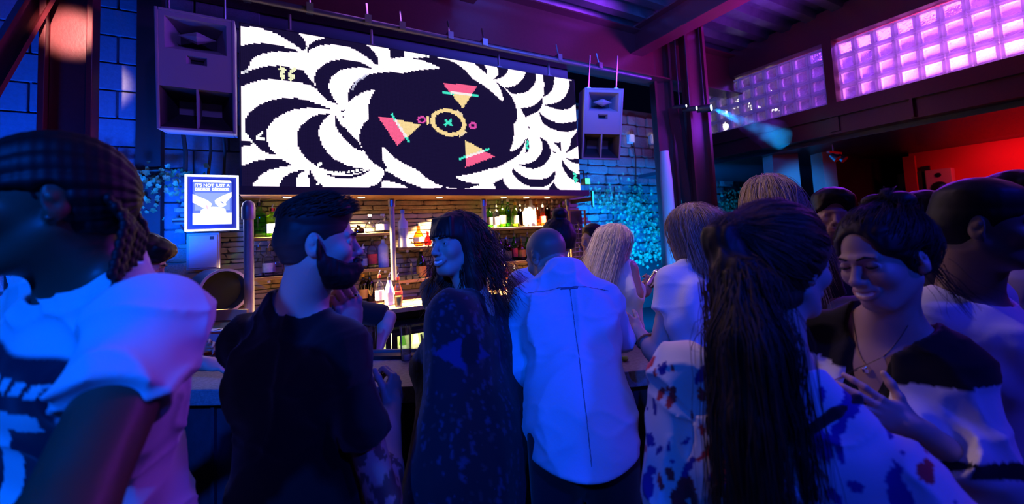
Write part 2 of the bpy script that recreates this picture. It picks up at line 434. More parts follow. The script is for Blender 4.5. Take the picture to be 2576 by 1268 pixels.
def box(name, lo, hi, m, parent=None, bevel=0.):
    lo = np.array(lo, float); hi = np.array(hi, float)
    return MB().box(np.minimum(lo, hi), np.maximum(lo, hi)).make(name, m, parent, bevel=bevel)
def place(o, loc, rz=0.):
    o.location = tuple(map(float, loc)); o.rotation_euler = (0, 0, rz); return o
def tag(o, label=None, cat=None, group=None, kind=None):
    if label: o['label'] = label
    if cat: o['category'] = cat
    if group: o['group'] = group
    if kind: o['kind'] = kind
    return o
def thing(name, label, cat, loc=(0, 0, 0), rz=0., group=None):
    o = bpy.data.objects.new(name, None); COL.objects.link(o); o.empty_display_size = .1
    place(o, loc, rz); return tag(o, label, cat, group)
def struct(o): o['kind'] = 'structure'; return o
def dup(o, parent=None):
    c = o.copy(); COL.objects.link(c)
    if parent is not None: c.parent = parent
    for ch in o.children: dup(ch, c)
    return c
# ---------------------------------------------------------------- the room
struct(box('floor', (-5, -4, -.1), (13, 9, 0), M['floor']))
ceil = struct(box('ceiling', (-5, -4, 4.34), (6.45, 4.6, 4.45), M['deck']))
for i in range(27):                                             # ribs of the steel deck run along the bar wall
    y = 4.45 - i * .30
    mb = MB(); q = [(-.055, 4.25), (.055, 4.25), (.095, 4.345), (-.095, 4.345)]
    v = [(x, y + a, z) for x in (-5, 6.4) for a, z in q]
    mb.add(v, [(0, 1, 5, 4), (1, 2, 6, 5), (3, 0, 4, 7), (0, 3, 2, 1), (4, 5, 6, 7)])
    mb.make('deck_rib', M['deck'], ceil)
def ibeam(name, a, b, h, w, m=M['maroon'], t=.018):
    """I-section from a to b (underside centres)"""
    a = np.array(a, float); b = np.array(b, float); d = nrm(b - a)
    s = nrm(np.cross(d, (0, 0, 1))); u = np.cross(s, d)
    mb = MB()
    for lo, hi, y0, y1 in ((-w / 2, w / 2, 0, t), (-w / 2, w / 2, h - t, h), (-t / 2, t / 2, t, h - t)):
        v = [p + s * x + u * y for p in (a, b) for x, y in ((lo, y0), (hi, y0), (hi, y1), (lo, y1))]
        mb.add(v, [(0, 1, 5, 4), (1, 2, 6, 5), (2, 3, 7, 6), (3, 0, 4, 7), (0, 3, 2, 1), (4, 5, 6, 7)])
    return struct(mb.make(name, m))
ibeam('trim_1', (4.10, -3.9, 3.92), (4.10, 4.42, 3.92), .33, .22)         # big roof beam
ibeam('trim_2', (1.62, -3.9, 3.95), (1.62, 3.60, 3.95), .30, .15)
ibeam('trim_3', (-1.1, -3.9, 3.95), (-1.1, 3.60, 3.95), .30, .15)
ibeam('trim_4', (-5, 3.80, 3.62), (6.2, 3.80, 3.62), .60, .25)            # deep beam over the bar wall
ibeam('trim_5', (-5, 4.55, 3.95), (6.2, 4.55, 3.95), .30, .2)
# bar wall: blockwork on the left, painted wall above the screen
wall = struct(box('wall_back', (-5, 3.98, 0), (3.10, 4.2, 4.3), M['mortar']))
rows = 0
blk = None
for r in range(13):
    z0 = 1.62 + r * .205
    if z0 > 4.2: break
    for c in range(10):
        x0 = -4.4 + c * .45 + (.225 if r % 2 else 0)
        if x0 > -.3: continue
        if blk is None:
            blk = MB().box((0, 0, 0), (.438, .03, .194)).make('block', M['block'], wall, bevel=.006)
            o = blk
        else:
            o = blk.copy(); COL.objects.link(o)
        o.location = (x0, 3.955 + random.uniform(-.002, .002), z0)
struct(box('trim_6', (-.90, 3.84, 1.70), (-.76, 3.98, 3.7), M['dark']))       # dark upright strip standing proud of the blockwork
# reflective maroon column and brace at the left
c0 = struct(MB().box((-1.235, 3.39, 0), (-1.205, 3.51, 4.3)).box((-1.03, 3.39, 0), (-1.0, 3.51, 4.3)).box((-1.205, 3.44, 0), (-1.03, 3.46, 4.3)).make('trim_7', M['maroon'], bevel=.004))
ibeam('trim_8', tuple(atY(-60, 330, 3.3)), tuple(atY(165, -60, 3.5)), .10, .16)
# right-hand glass block wall
GX = 6.2; wr = struct(thing('wall_right', None, None))
box('lintel', (GX - .12, -3.5, 3.90), (GX + .12, 4.55, 4.3), M['maroon'], wr)
box('sill_beam', (GX - .16, -3.5, 2.93), (GX + .12, 4.55, 3.10), M['maroon'], wr)
box('apron', (GX - .10, -3.5, 2.72), (GX + .10, 4.55, 2.93), M['maroon'], wr)
for y in (2.50, -.10, -2.6): box('mullion', (GX - .13, y - .05, 2.75), (GX + .1, y + .05, 3.95), M['maroon'], wr)
box('stiffener', (GX - .155, 1.75, 2.73), (GX - .10, 1.775, 2.93), M['maroon'], wr)
def glassblock_mats():
    r = mat('glass_block_rim', (.80, .80, .92), .25, spec=.6)
    nt = r.node_tree; b = nt.nodes['Principled BSDF']; t = nt.nodes.new('ShaderNodeBsdfTranslucent'); t.inputs[0].default_value = (.85, .85, .95, 1)
    mx = nt.nodes.new('ShaderNodeMixShader'); mx.inputs[0].default_value = .65
    nt.links.new(b.outputs[0], mx.inputs[1]); nt.links.new(t.outputs[0], mx.inputs[2]); nt.links.new(mx.outputs[0], nt.nodes['Material Output'].inputs[0])
    p = bpy.data.materials.new('glass_block_pane'); p.use_nodes = True; nt = p.node_tree; nt.nodes.clear()
    tr = nt.nodes.new('ShaderNodeBsdfTranslucent'); tr.inputs[0].default_value = (.8, .8, .9, 1)
    tp = nt.nodes.new('ShaderNodeBsdfRefraction'); tp.inputs['IOR'].default_value = 1.12; tp.inputs['Roughness'].default_value = .08; tp.inputs[0].default_value = (.9, .9, .95, 1)
    gl = nt.nodes.new('ShaderNodeBsdfGlossy'); gl.inputs['Roughness'].default_value = .12
    tc = nt.nodes.new('ShaderNodeTexCoord'); w = nt.nodes.new('ShaderNodeTexNoise'); w.inputs['Scale'].default_value = 16; w.inputs['Distortion'].default_value = 1.6
    bp = nt.nodes.new('ShaderNodeBump'); bp.inputs['Strength'].default_value = .9; bp.inputs['Distance'].default_value = .03
    nt.links.new(tc.outputs['Object'], w.inputs['Vector']); nt.links.new(w.outputs['Fac'], bp.inputs['Height'])
    for n in (tr, tp, gl): nt.links.new(bp.outputs['Normal'], n.inputs['Normal'])
    m1 = nt.nodes.new('ShaderNodeMixShader'); m1.inputs[0].default_value = .65
    m2 = nt.nodes.new('ShaderNodeMixShader'); m2.inputs[0].default_value = .12
    o = nt.nodes.new('ShaderNodeOutputMaterial')
    nt.links.new(tr.outputs[0], m1.inputs[1]); nt.links.new(tp.outputs[0], m1.inputs[2])
    nt.links.new(m1.outputs[0], m2.inputs[1]); nt.links.new(gl.outputs[0], m2.inputs[2]); nt.links.new(m2.outputs[0], o.inputs[0])
    return r, p
M['gb_rim'], M['gb_pane'] = glassblock_mats()
gb = gp = None; pitch = .19
def rim_mb():
    mb = MB(); a, b = .092, .066                        # square ring with a sunken middle, facing -X
    for s in (-1, 1):
        mb.box((-.045, -a, s * (a + b) / 2 - (a - b) / 2), (.045, a, s * (a + b) / 2 + (a - b) / 2))
        mb.box((-.045, s * (a + b) / 2 - (a - b) / 2, -b), (.045, s * (a + b) / 2 + (a - b) / 2, b))
    return mb
for y0, ncol in ((2.57, 10), (-.03, 13)):
    for c in range(ncol):
        for r in range(4):
            if gb is None:
                gb = rim_mb().make('glass_block', M['gb_rim'], wr, bevel=.008)
                mb = MB(); n = 7; vv = []; ff = []
                for i in range(n):
                    for j in range(n):
                        u, v = i / (n - 1) * 2 - 1, j / (n - 1) * 2 - 1
                        vv.append((-.030 - .012 * (1 - u * u) * (1 - v * v), u * .067, v * .067))
                ff = [(i * n + j, i * n + j + 1, (i + 1) * n + j + 1, (i + 1) * n + j) for i in range(n - 1) for j in range(n - 1)]
                gp = mb.add(vv, ff).make('pane', M['gb_pane'], gb, smooth=True); o = gb
            else:
                o = gb.copy(); COL.objects.link(o); q = gp.copy(); COL.objects.link(q); q.parent = o
            o.location = (GX, y0 + (c + .5) * pitch, 3.115 + (r + .5) * pitch)
# the lit room behind the glass blocks
struct(box('wall_behind_glass', (7.6, -4, 2.74), (7.7, 5, 4.5), mat('lilac_wall', (.30, .22, .45), .8)))
struct(box('ceiling_behind_glass', (6.3, -4, 4.3), (7.7, 5, 4.4), M['dark']))
light('pink_glass_light', 'AREA', (6.72, .4, 2.98), 420, (1.0, .22, .85), (6.35, .4, 3.5), 3.0, size_y=.35)
light('violet_glass_light', 'AREA', (6.9, 1.6, 4.2), 85, (.26, .05, 1.0), (6.3, 1.9, 3.4), 3.8, size_y=.4)
for i, (y, z, r) in enumerate(((4.30, 3.30, .03), (4.22, 3.55, .025), (4.05, 3.62, .03), (3.98, 3.40, .035), (3.80, 3.50, .035), (3.72, 3.44, .03), (3.55, 3.66, .02), (3.50, 3.38, .025), (4.38, 3.22, .025))):
    t = thing('bulb', 'small white bulb behind the glass blocks, %s from the far left end' % ('second', 'third', 'fourth', 'fifth', 'sixth', 'seventh', 'eighth', 'last', 'first')[i], 'bulb', (6.72, y, z), 0, 'bulbs behind the glass blocks')
    MB().lathe([(.001, -r), (r * .7, -r * .7), (r, 0), (r * .7, r * .7), (r * .3, r * 1.3)], n=10).make('globe', emat('bulb_glow', (1, .95, .85), 14), t, smooth=True); MB().tube([(0, 0, r * 1.2), (0, 0, r * 1.2 + .05), (0, 0, 4.3 - z)], [r * .4, r * .35, .003], 6).make('socket', M['black'], t)
# soffit and the side room under the glass wall
struct(box('ceiling_side_room', (GX + .10, -4, 2.66), (12.5, 6.0, 2.73), mat('side_soffit', (.05, .05, .07), .35)))
struct(box('wall_side_room', (9.0, -4, 0), (9.1, 2.72, 2.66), M['red']))
struct(box('wall_side_end', (7.55, 3.20, 0), (11, 3.3, 2.66), M['dark']))
light('red_lamp', 'AREA', (8.4, .7, 2.55), 16, (1.0, .02, .05), (8.98, .7, 1.9), 2.4, size_y=.25)
# steel columns by the garden
for nm, px0, px1, D in (('trim_9', 1655, 1700, 5.6), ('trim_10', 1738, 1788, 5.4)):
    p = atD((px0 + px1) / 2, 420, D); w = (px1 - px0) / FPX * D / 2
    struct(MB().box((-w, -.012, 0), (w, .012, 4.3)).box((-w, -.1, 0), (-w + .03, .1, 4.3)).box((w - .03, -.1, 0), (w, .1, 4.3)).make(nm, M['maroon'])).location = (p[0], p[1], 0)
    bpy.data.objects[nm].rotation_euler = (0, 0, -.5)
p0, p1 = atD(1692, 270, 5.5), atD(1735, 560, 5.5)
ibeam('trim_11', tuple(p1), tuple(p0), .10, .14)
# garden wall with rubble stones beyond the end of the bar
gw = struct(box('wall_garden', (2.9, 6.4, 0), (13, 6.6, 4.2), M['slate_back']))
def stone_mb(w, h, d, rnd):
    """rough 12-sided face block"""
    mb = MB(); v = []; j = lambda s: rnd.uniform(-s, s)
    for y, k in ((0, 1.), (-d * .7, .96), (-d, .78)):
        for x, z in ((-.5, -.38), (-.38, -.5), (.38, -.5), (.5, -.38), (.5, .38), (.38, .5), (-.38, .5), (-.5, .38)):
            v.append((x * w * k + j(w * .04), y + j(d * .12), z * h * k + j(h * .05)))
    f = [(i + 8 * l, (i + 1) % 8 + 8 * l, (i + 1) % 8 + 8 * (l + 1), i + 8 * (l + 1)) for l in (0, 1) for i in range(8)]
    f.append(tuple(range(16, 24)))
    return mb.add(v, f)
def bricks(parent, name, x0, x1, z0, z1, y, hs, ws, mats, depth, limit, gap=.012):
    """courses of uneven stones, each its own object; variants share mesh data; past the limit they join into one"""
    rnd = random.Random(5); var = []; n = 0; rest = MB(); z = z0
    while z < z1:
        h = rnd.uniform(*hs); x = x0 + rnd.uniform(-.1, 0)
        while x < x1:
            w = rnd.uniform(*ws)
            if n < limit:
                if len(var) < 18:
                    o = stone_mb(1, 1, 1, rnd).make(name, mats[n % len(mats)], parent); var.append(o)
                else:
                    o = var[rnd.randrange(18)].copy(); COL.objects.link(o)
                o.location = (x + w / 2, y, z + h / 2); o.scale = (w - gap, rnd.uniform(.5, 1.) * depth, h - gap * .8)
            else:
                s = stone_mb(w - gap, h - gap * .8, depth * rnd.uniform(.5, 1), rnd)
                rest.add([(a + x + w / 2, b + y, c + z + h / 2) for a, b, c in s.v], s.f)
            n += 1; x += w
        z += h
    if rest.v: tag(rest.make(name + 's_beyond', mats[0], parent), kind='stuff')
bricks(gw, 'stone', 3.6, 9.5, 1.15, 4.0, 6.4, (.14, .26), (.22, .55), M['rust_stone'], .07, 260)
# stone cladding behind the bottles
sw = struct(box('wall_bar', (-.62, 3.86, .95), (3.02, 3.97, 2.12), M['slate_back']))
bricks(sw, 'slate_strip', -.60, 3.0, 1.12, 2.04, 3.86, (.030, .050), (.12, .36), M['slate'], .024, 298, .005)
# left end: rough blue-lit stone under the blockwork
sl = struct(box('wall_left', (-3.2, 3.88, .0), (-.62, 3.97, 1.62), M['slate_back']))
bricks(sl, 'stone', -2.2, -.64, 1.05, 1.60, 3.88, (.10, .17), (.14, .34), M['rust_stone'], .05, 60)
# ---------------------------------------------------------------- video wall
SX0, SX1, SZ0, SZ1, SY = -.24, 2.81, 2.08, 3.30, 3.5
def smooth_poly(pts, n=7):
    """closed Catmull-Rom outline; points given with a third entry are corners"""
    P = [np.array(p[:2], float) for p in pts]; cor = [len(p) > 2 for p in pts]; out = []; N = len(P)
    for i in range(N):
        a, b = P[i], P[(i + 1) % N]
        m0 = (b - P[i - 1]) / 2 if not cor[i] else (b - a)
        m1 = (P[(i + 2) % N] - a) / 2 if not cor[(i + 1) % N] else (b - a)
        for t in np.linspace(0, 1, n, endpoint=False):
            out.append((2*t**3-3*t*t+1)*a + (t**3-2*t*t+t)*m0 + (-2*t**3+3*t*t)*b + (t**3-t*t)*m1)
    return np.array(out)
def inside(poly, X, Y):
    r = np.zeros(X.shape, bool); j = len(poly) - 1
    for i in range(len(poly)):
        xi, yi = poly[i]; xj, yj = poly[j]
        if yi != yj:
            c = ((yi > Y) != (yj > Y)) & (X < (xj - xi) * (Y - yi) / (yj - yi) + xi); r ^= c
        j = i
    return r
FR = {'L': (600, 60, 2.95), 'M': (900, 60, 2.95), 'R': (1200, 140, 3.62)}
C = 1
BLACK = [
 ('L', [(-40,22,C),(110,25),(220,50),(320,95),(400,145),(470,195),(494,208,C),(505,165),(480,110),(440,60),(412,28,C),(412,-60,C),(-40,-60,C)]),
 ('L', [(-10,172,C),(100,148),(200,146),(310,165),(410,190),(452,213,C),(330,207),(230,212),(150,235),(95,275),(72,330,C),(-10,385,C)]),
 ('L', [(-10,385,C),(75,352),(150,325),(250,312),(310,315),(480,340,C),(520,400),(555,440),(592,492,C),(540,462),(470,440),(390,425),(300,412),(200,412),(100,435),(-10,480,C)]),
 ('L', [(700,636,C),(600,600),(500,565),(390,550),(280,560),(180,590),(100,640),(55,700),(47,770),(70,840),(130,905),(200,950),(285,980,C),(235,920),(210,850),(212,790),(245,730),(310,680),(400,640),(500,625),(600,624)]),
 ('L', [(692,668,C),(600,672),(530,700),(470,750),(435,820),(440,900),(480,970),(550,1035),(640,1080),(740,1112),(850,1112),(980,1080,C),(880,1068),(780,1040),(690,985),(630,910),(600,840),(598,780),(630,720)]),
 ('L', [(722,678,C),(717,740),(745,800),(800,870),(860,920),(925,948,C),(900,890),(850,840),(800,780),(750,735)]),
 ('L', [(510,220,C),(540,190),(590,165),(660,155),(760,160),(850,185),(920,225),(980,270),(1018,304,C),(1042,295,C),(1035,255),(1000,205),(960,165),(905,128,C),(900,40,C),(660,40,C),(655,95),(570,125),(525,160),(510,185)]),
 ('L', [(990,330,C),(900,285),(800,265),(710,270),(640,300),(590,340),(565,390),(570,450),(600,510),(650,560),(742,602,C),(700,540),(672,480),(675,430),(700,385),(760,345),(850,325),(930,325)]),
 ('L', [(-10,860,C),(70,868),(115,893,C),(60,905),(-10,915,C)]),
 ('L', [(-20,1075,C),(80,1035),(160,1010),(250,1003),(320,1008),(408,1052,C),(320,1062),(230,1085),(160,1130),(115,1180),(100,1203,C),(100,1300,C),(-20,1300,C)]),
 ('L', [(495,1085,C),(420,1095),(350,1130),(310,1180),(295,1300,C),(420,1300,C),(430,1160),(460,1110)]),
 ('L', [(532,1088,C),(520,1130),(530,1180),(545,1300,C),(700,1300,C),(610,1190),(560,1140)]),
 ('L', [(640,1110,C),(760,1128),(870,1118),(985,1080,C),(930,1115),(850,1142),(760,1147),(690,1132)]),
 ('L', [(1085,1095,C),(1080,1160),(1060,1195),(1056,1300,C),(960,1300,C),(975,1215),(1030,1190),(1070,1140)]),
 ('M', [(-75,585,C),(-72,520),(-45,460),(20,400),(100,372),(230,358),(330,366),(440,345),(550,335),(605,335,C),(595,318),(520,285),(440,264),(370,257,C),(430,254),(520,248),(610,255),(700,280),(780,330),(850,405),(930,455),(1000,510),(1060,565),(1075,572,C),(1078,545),(1050,470),(1015,420,C),(1090,480),(1140,540),(1170,600),(1185,680),(1175,720),(1155,750,C),(1160,800),(1150,880),(1125,950,C),(1180,930),(1230,880),(1252,835,C),(1235,905),(1190,975),(1110,1025),(1040,1062),(966,1079),(880,1105),(715,1135,C),(780,1165),(860,1185),(915,1192,C),(850,1217),(760,1226),(680,1215),(600,1195),(520,1150),(440,1085),(350,1040),(270,990),(210,930),(180,915,C),(180,985),(205,1050),(240,1100),(200,1085),(130,1040),(70,980),(20,890),(18,800),(45,740),(80,705,C),(78,640),(90,570),(110,520),(130,488,C),(60,500),(0,530),(-50,565)]),
 ('M', [(195,1080,C),(250,1110),(330,1160),(420,1197),(470,1222),(470,1300,C),(372,1300,C),(365,1215),(300,1185),(195,1160,C)]),
 ('M', [(565,1222,C),(640,1212),(670,1228),(670,1300,C),(560,1300,C)]),
 ('M', [(205,155,C),(235,200),(246,260,C),(300,250),(345,246,C),(340,185,C),(340,60,C),(205,60,C)]),
 ('M', [(462,210,C),(485,244,C),(560,246),(600,254),(545,228,C),(540,140,C),(462,140,C)]),
 ('M', [(545,230,C),(700,255),(855,285,C),(962,377,C),(955,340),(942,305,C),(942,100,C),(545,100,C)]),
 ('R', [(150,217,C),(190,170),(185,104,C),(180,-60,C),(290,-60,C),(285,130,C),(260,170),(210,205)]),
 ('R', [(175,245,C),(230,288),(290,288),(360,265),(410,220),(440,160,C),(440,-20,C),(540,-20,C),(535,180,C),(535,230),(500,290),(440,335),(325,352,C),(260,300)]),
 ('R', [(595,170,C),(610,260),(605,377,C),(650,350),(690,300),(706,206,C),(700,40,C),(595,40,C)]),
 ('R', [(590,440,C),(660,442),(740,420),(800,370),(835,300),(838,225,C),(1100,225,C),(1100,430,C),(900,433,C),(850,480),(780,492),(700,480),(640,460)]),
 ('R', [(395,478,C),(480,465),(550,430),(598,380,C),(592,450),(550,510),(442,560,C)]),
 ('R', [(560,508,C),(620,560),(700,600),(800,612),(1100,560,C),(1100,560,C),(1100,660,C),(918,665,C),(850,690),(760,690),(670,660),(600,610)]),
 ('R', [(565,735,C),(620,770),(640,790),(668,850),(665,920),(620,985),(560,1020),(490,1028),(360,988,C),(450,985),(530,950),(580,890),(598,820),(585,770)]),
 ('R', [(316,1050,C),(332,1028,C),(390,1080),(470,1120),(560,1130),(640,1110),(690,1070),(716,1040,C),(705,1120),(660,1170),(590,1198),(500,1195),(420,1165),(350,1110)]),
 ('R', [(148,1160,C),(236,1118,C),(255,1170),(290,1215),(325,1300,C),(185,1300,C),(165,1200)]),
 ('R', [(700,1145,C),(720,1190),(760,1230),(810,1300,C),(620,1300,C),(660,1200)]),
 ('R', [(630,785,C),(690,795),(760,788,C),(768,880,C),(735,830),(700,802)]),
 ('R', [(857,755,C),(845,820),(802,893,C),(860,860),(932,820,C),(1100,800,C),(1100,660,C),(918,666,C),(890,720)]),
 ('R', [(805,930,C),(870,940),(1100,933,C),(1100,990,C),(940,988,C),(870,972)]),
 ('R', [(770,940,C),(775,1000),(810,1070),(870,1130),(1100,1230,C),(1100,1090,C),(950,1090,C),(880,1060),(820,1010)]),
 ('R', [(462,622,C),(470,640),(490,664,C),(468,655)]), ('R', [(455,740,C),(440,830),(440,890,C),(472,860),(470,780)]),
 ('R', [(668,850,C),(690,865),(742,893,C),(700,885)]), ('L', [(752,655,C),(800,632,C),(780,652)]), ('L', [(755,676,C),(795,696,C),(775,690)]),
]
PINK, YEL, TEAL, MAG = (1.0, .13, .30), (1.0, .74, .34), (.06, .85, .62), (.75, .08, .42)
def line(a, b, w):
    a = np.array(a, float); b = np.array(b, float); d = nrm(b - a); s = np.array([-d[1], d[0]]) * w / 2
    return [(*(a + s), C), (*(b + s), C), (*(b - s), C), (*(a - s), C)]
def zig(pts, w): return [line(pts[i], pts[i + 1], w) for i in range(len(pts) - 1)]
def ellipse(c, rx, ry, rot=0):
    t = np.linspace(0, 2 * np.pi, 28, endpoint=False); k = np.radians(rot)
    return [(c[0] + rx*np.cos(a)*np.cos(k) - ry*np.sin(a)*np.sin(k), c[1] + rx*np.cos(a)*np.sin(k) + ry*np.sin(a)*np.cos(k), C) for a in t]
WHITE = (1, 1, 1); INK = (.010, .006, .040)
COLOURED = [
 ('M', [(625,435,C),(885,465,C),(845,522,C),(690,512,C)], PINK), ('M', [(690,514,C),(845,526,C),(780,628,C)], YEL), ('M', line((632,508),(893,532),17), TEAL), ('M', line((690,512),(845,526),18), (1, .9, .9)),
 ('M', [(152,690,C),(268,700,C),(355,845,C),(292,902,C)], PINK), ('M', [(275,705,C),(464,748,C),(365,842,C)], YEL), ('M', line((250,668),(382,880),17), TEAL), ('M', line((276,708),(358,838),18), (1, .9, .9)),
 ('M', [(800,866,C),(942,940,C),(800,992,C)], YEL), ('M', [(800,1000,C),(800,1066,C),(1018,985,C),(942,945,C)], PINK), ('M', line((753,1003),(978,928),17), TEAL), ('M', line((802,988),(938,942),18), (1, .9, .9)),
 ('M', ellipse((672,732),136,100,18), YEL), ('M', ellipse((672,732),105,72,18), INK), ('M', line((645,712),(702,756),17), TEAL), ('M', line((697,712),(645,752),17), TEAL),
 ('M', ellipse((475,712),34,29), MAG), ('M', ellipse((475,712),17,13), INK), ('M', ellipse((853,755),32,27), MAG), ('M', ellipse((853,755),14,11), INK),
 ('M', line((520,686),(520,746),17), YEL), ('M', line((733,643),(780,684),17), (.9, .7, .45)), ('M', line((750,838),(805,798),17), (.9, .7, .45)),
 ('L', line((135,848),(185,800),20), WHITE), ('L', line((135,850),(200,852),20), WHITE), ('L', ellipse((38,815),16,20), WHITE), ('L', line((45,800),(110,890),8), WHITE),
 ('L', line((25,365),(75,345),24), (.7,.7,.8)), ('L', line((585,1062),(618,1030),22), WHITE), ('L', line((600,1110),(640,1085),16), WHITE), ('L', line((575,1195),(625,1165),14), WHITE),
 ('L', line((840,490),(880,425),14), (.55,.55,.75)), ('L', line((880,425),(955,380),14), (.55,.55,.75)),
]
for k in range(9): COLOURED.append(('L', ellipse((690 + k * 32, 1100 + 8 * math.sin(k * .8) - max(0, k - 5) * 5), 14 - k * .6, 10), WHITE))
for k in range(3): COLOURED.append(('M', ellipse((215 + k * 22, 1085 + k * 10), 9, 8), WHITE)); COLOURED.append(('M', ellipse((845 + k * 22, 1218 - k * 6), 9, 8), WHITE))
for k in range(2): COLOURED.append(('M', ellipse((488 + k * 32, 238), 13, 11), WHITE)); COLOURED.append(('L', ellipse((505 - k * 8, 180 + k * 26), 11, 12), WHITE))
for q in zig([(300,325),(345,335),(308,382),(345,392),(318,415)], 24): COLOURED.append(('L', q, (.95, .95, .62)))
for q in zig([(425,325),(372,378),(412,390),(380,420)], 24): COLOURED.append(('L', q, (.95, .95, .62)))
for q in zig([(872,1070),(905,1085),(878,1120),(912,1125),(890,1158)], 20): COLOURED.append(('R', q, TEAL))
for q in zig([(455,775),(470,800),(448,825),(470,850)], 20): COLOURED.append(('R', q, TEAL))
def build_screen():
    t = thing('led_screen', 'huge LED video wall with black and white swirls and neon triangles above the bar', 'screen', ((SX0 + SX1) / 2, SY, SZ0))
    cx = (SX0 + SX1) / 2; hw = (SX1 - SX0) / 2; H = SZ1 - SZ0
    box('cabinet', (-hw - .012, .012, -.012), (hw + .012, .12, H + .012), M['screen_case'], t)
    nx, nz = 272, 109
    gx, gz = np.meshgrid((np.arange(nx) + .5) / nx * 2 * hw - hw, (np.arange(nz) + .5) / nz * H, indexing='ij')
    W = np.stack([gx + cx, np.full_like(gx, SY), gz + SZ0 - EYE], -1) @ Mcam.T      # the picture is drawn with the photograph's own proportions
    U = FPX * W[..., 0] / W[..., 2] + CX; Vv = FPX * W[..., 1] / W[..., 2] + CY
    col = np.ones(gx.shape + (3,)) * [1, .86, 1]
    for fr, pts in BLACK:
        ox, oy, sc = FR[fr]; col[inside(smooth_poly(pts) / sc + [ox, oy], U, Vv)] = np.array(INK) / 1.45
    for fr, pts, c in COLOURED:
        ox, oy, sc = FR[fr]; col[inside(np.array([p[:2] for p in pts], float) / sc + [ox, oy], U, Vv)] = c if min(c) > .99 else np.array(c) / 1.45
    w, h = 2 * hw / nx * .48, H / nz * .48
    P = np.stack([np.stack([gx + a * w, np.zeros_like(gx), gz + b * h], -1) for a, b in ((-1, -1), (1, -1), (1, 1), (-1, 1))], 2).reshape(-1, 3)
    Q = np.arange(len(P)).reshape(-1, 4)
    o = mesh_obj('pixel_face', P, Q, M['led'], t, np.repeat(col.reshape(-1, 3), 4, 0), smooth=False)
    for px in (730, 938, 1258, 1383):
        x = atY(px, 100, SY)[0] - cx
        MB().tube([(x, .05, H + .01), (x, .05, H + .16)], .012).box((x - .025, .03, H), (x + .025, .07, H + .03)).make('hanger', M['pipe'], t)
build_screen()
# horizontal rigging pipe with clamps
t = thing('rigging_pipe', 'long steel rigging pipe with clamps above the screen', 'pipe', (1.3, 3.42, 3.47))
MB().tube([(-3.2, 0, 0), (2.6, 0, -.03)], .024, 10).make('pipe', mat('dark_rigging_steel', (.10, .10, .12), .4, .3), t, smooth=True)
for px in (622, 780, 925, 1010, 1130, 1215, 1400, 1500):
    x = atY(px, 60, 3.42)[0] - 1.3
    MB().box((x - .025, -.035, -.03), (x + .025, .035, .035)).tube([(x, 0, .03), (x, .03, .16)], .008, 6).make('clamp', M['steel'], t)
# ---------------------------------------------------------------- loudspeakers
def speaker(label, corners, Y, tilt, group=None):
    a, b, c, d = [atY(*p, Y) for p in corners]
    cx = (a + b + c + d) / 4; W = .42; H = .76; Dp = .34
    t = thing('loudspeaker', label, 'loudspeaker', cx)
    w, h = W / 2, H / 2
    # cabinet as an open-fronted shell; z up, front at y = 0
    mb = MB(); th = .018
    mb.box((-w, 0, -h), (-w + th, Dp, h)); mb.box((w - th, 0, -h), (w, Dp, h)); mb.box((-w + th, 0, h - th), (w - th, Dp, h)); mb.box((-w + th, 0, -h), (w - th, Dp, -h + th)); mb.box((-w + th, Dp - th, -h + th), (w - th, Dp, h - th))
    mb.make('cabinet', M['speaker'], t, bevel=.005)
    def flare(x0, x1, z0, z1, xi0, xi1, zi0, zi1, dep):
        m = MB(); v = [(x0, .004, z0), (x1, .004, z0), (x1, .004, z1), (x0, .004, z1), (xi0, dep, zi0), (xi1, dep, zi0), (xi1, dep, zi1), (xi0, dep, zi1)]
        return m.add(v, [(0, 4, 5, 1), (1, 5, 6, 2), (2, 6, 7, 3), (3, 7, 4, 0)])
    zt, zb, zm = h - .045, h - .245, -.105
    f = MB(); b0 = .004
    def plate(x0, x1, z0, z1): f.box((x0, b0, z0), (x1, b0 + .015, z1))
    wi = w - th
    plate(-wi, wi, zt, h - th); plate(-wi, -wi + .03, zb, zt); plate(wi - .03, wi, zb, zt); plate(-wi, wi, zb - .03, zb)
    plate(-wi, -.055, zb - .085, zb - .03); plate(.055, wi, zb - .085, zb - .03); plate(-wi, wi, zm, zb - .085)
    f.make('front_baffle', M['speaker'], t)
    flare(-wi + .03, wi - .03, zb, zt, -.10, .10, (zb + zt) / 2 - .04, (zb + zt) / 2 + .04, .16).make('horn', M['speaker'], t)
    MB().box((-.10, .155, (zb + zt) / 2 - .04), (.10, .16, (zb + zt) / 2 + .04)).make('horn_throat', M['speaker_dark'], t)
    m = MB(); zc = (zb + zt) / 2; v = [(-.105, .05, zc), (.105, .05, zc)]; n = 8        # pointed lens in the horn
    for i in range(n): 
        ang = 2 * np.pi * i / n; v.append((0, .055 + .05 * np.cos(ang), zc + .042 * np.sin(ang)))
    m.add(v, [(0, 2 + i, 2 + (i + 1) % n) for i in range(n)] + [(1, 2 + (i + 1) % n, 2 + i) for i in range(n)]).make('horn_lens', M['speaker'], t)
    flare(-.055, .055, zb - .085, zb - .03, -.035, .035, zb - .07, zb - .045, .05).make('port', M['speaker'], t)
    MB().box((-.035, .05, zb - .07), (.035, .055, zb - .045)).make('port_back', M['speaker_dark'], t)
    flare(-wi, wi, -h + th, zm, -.12, .12, -.255, -.165, .20).make('woofer_horn', M['speaker_dark'], t)
    MB().box((-.12, .20, -.255), (.12, .21, -.165)).make('woofer_grille', M['speaker'], t)
    MB().box((-.006, .008, -h + th), (.006, .2, zm)).make('divider', M['speaker'], t)
    for x in (-w + .06, w - .06): MB().tube([(x, .1, h - .005), (x, .1, h + .36)], .008, 6).box((x - .02, .08, h - .001), (x + .02, .12, h + .02)).make('hanging_bracket', M['steel'], t)
    t.rotation_euler = tilt
    return t
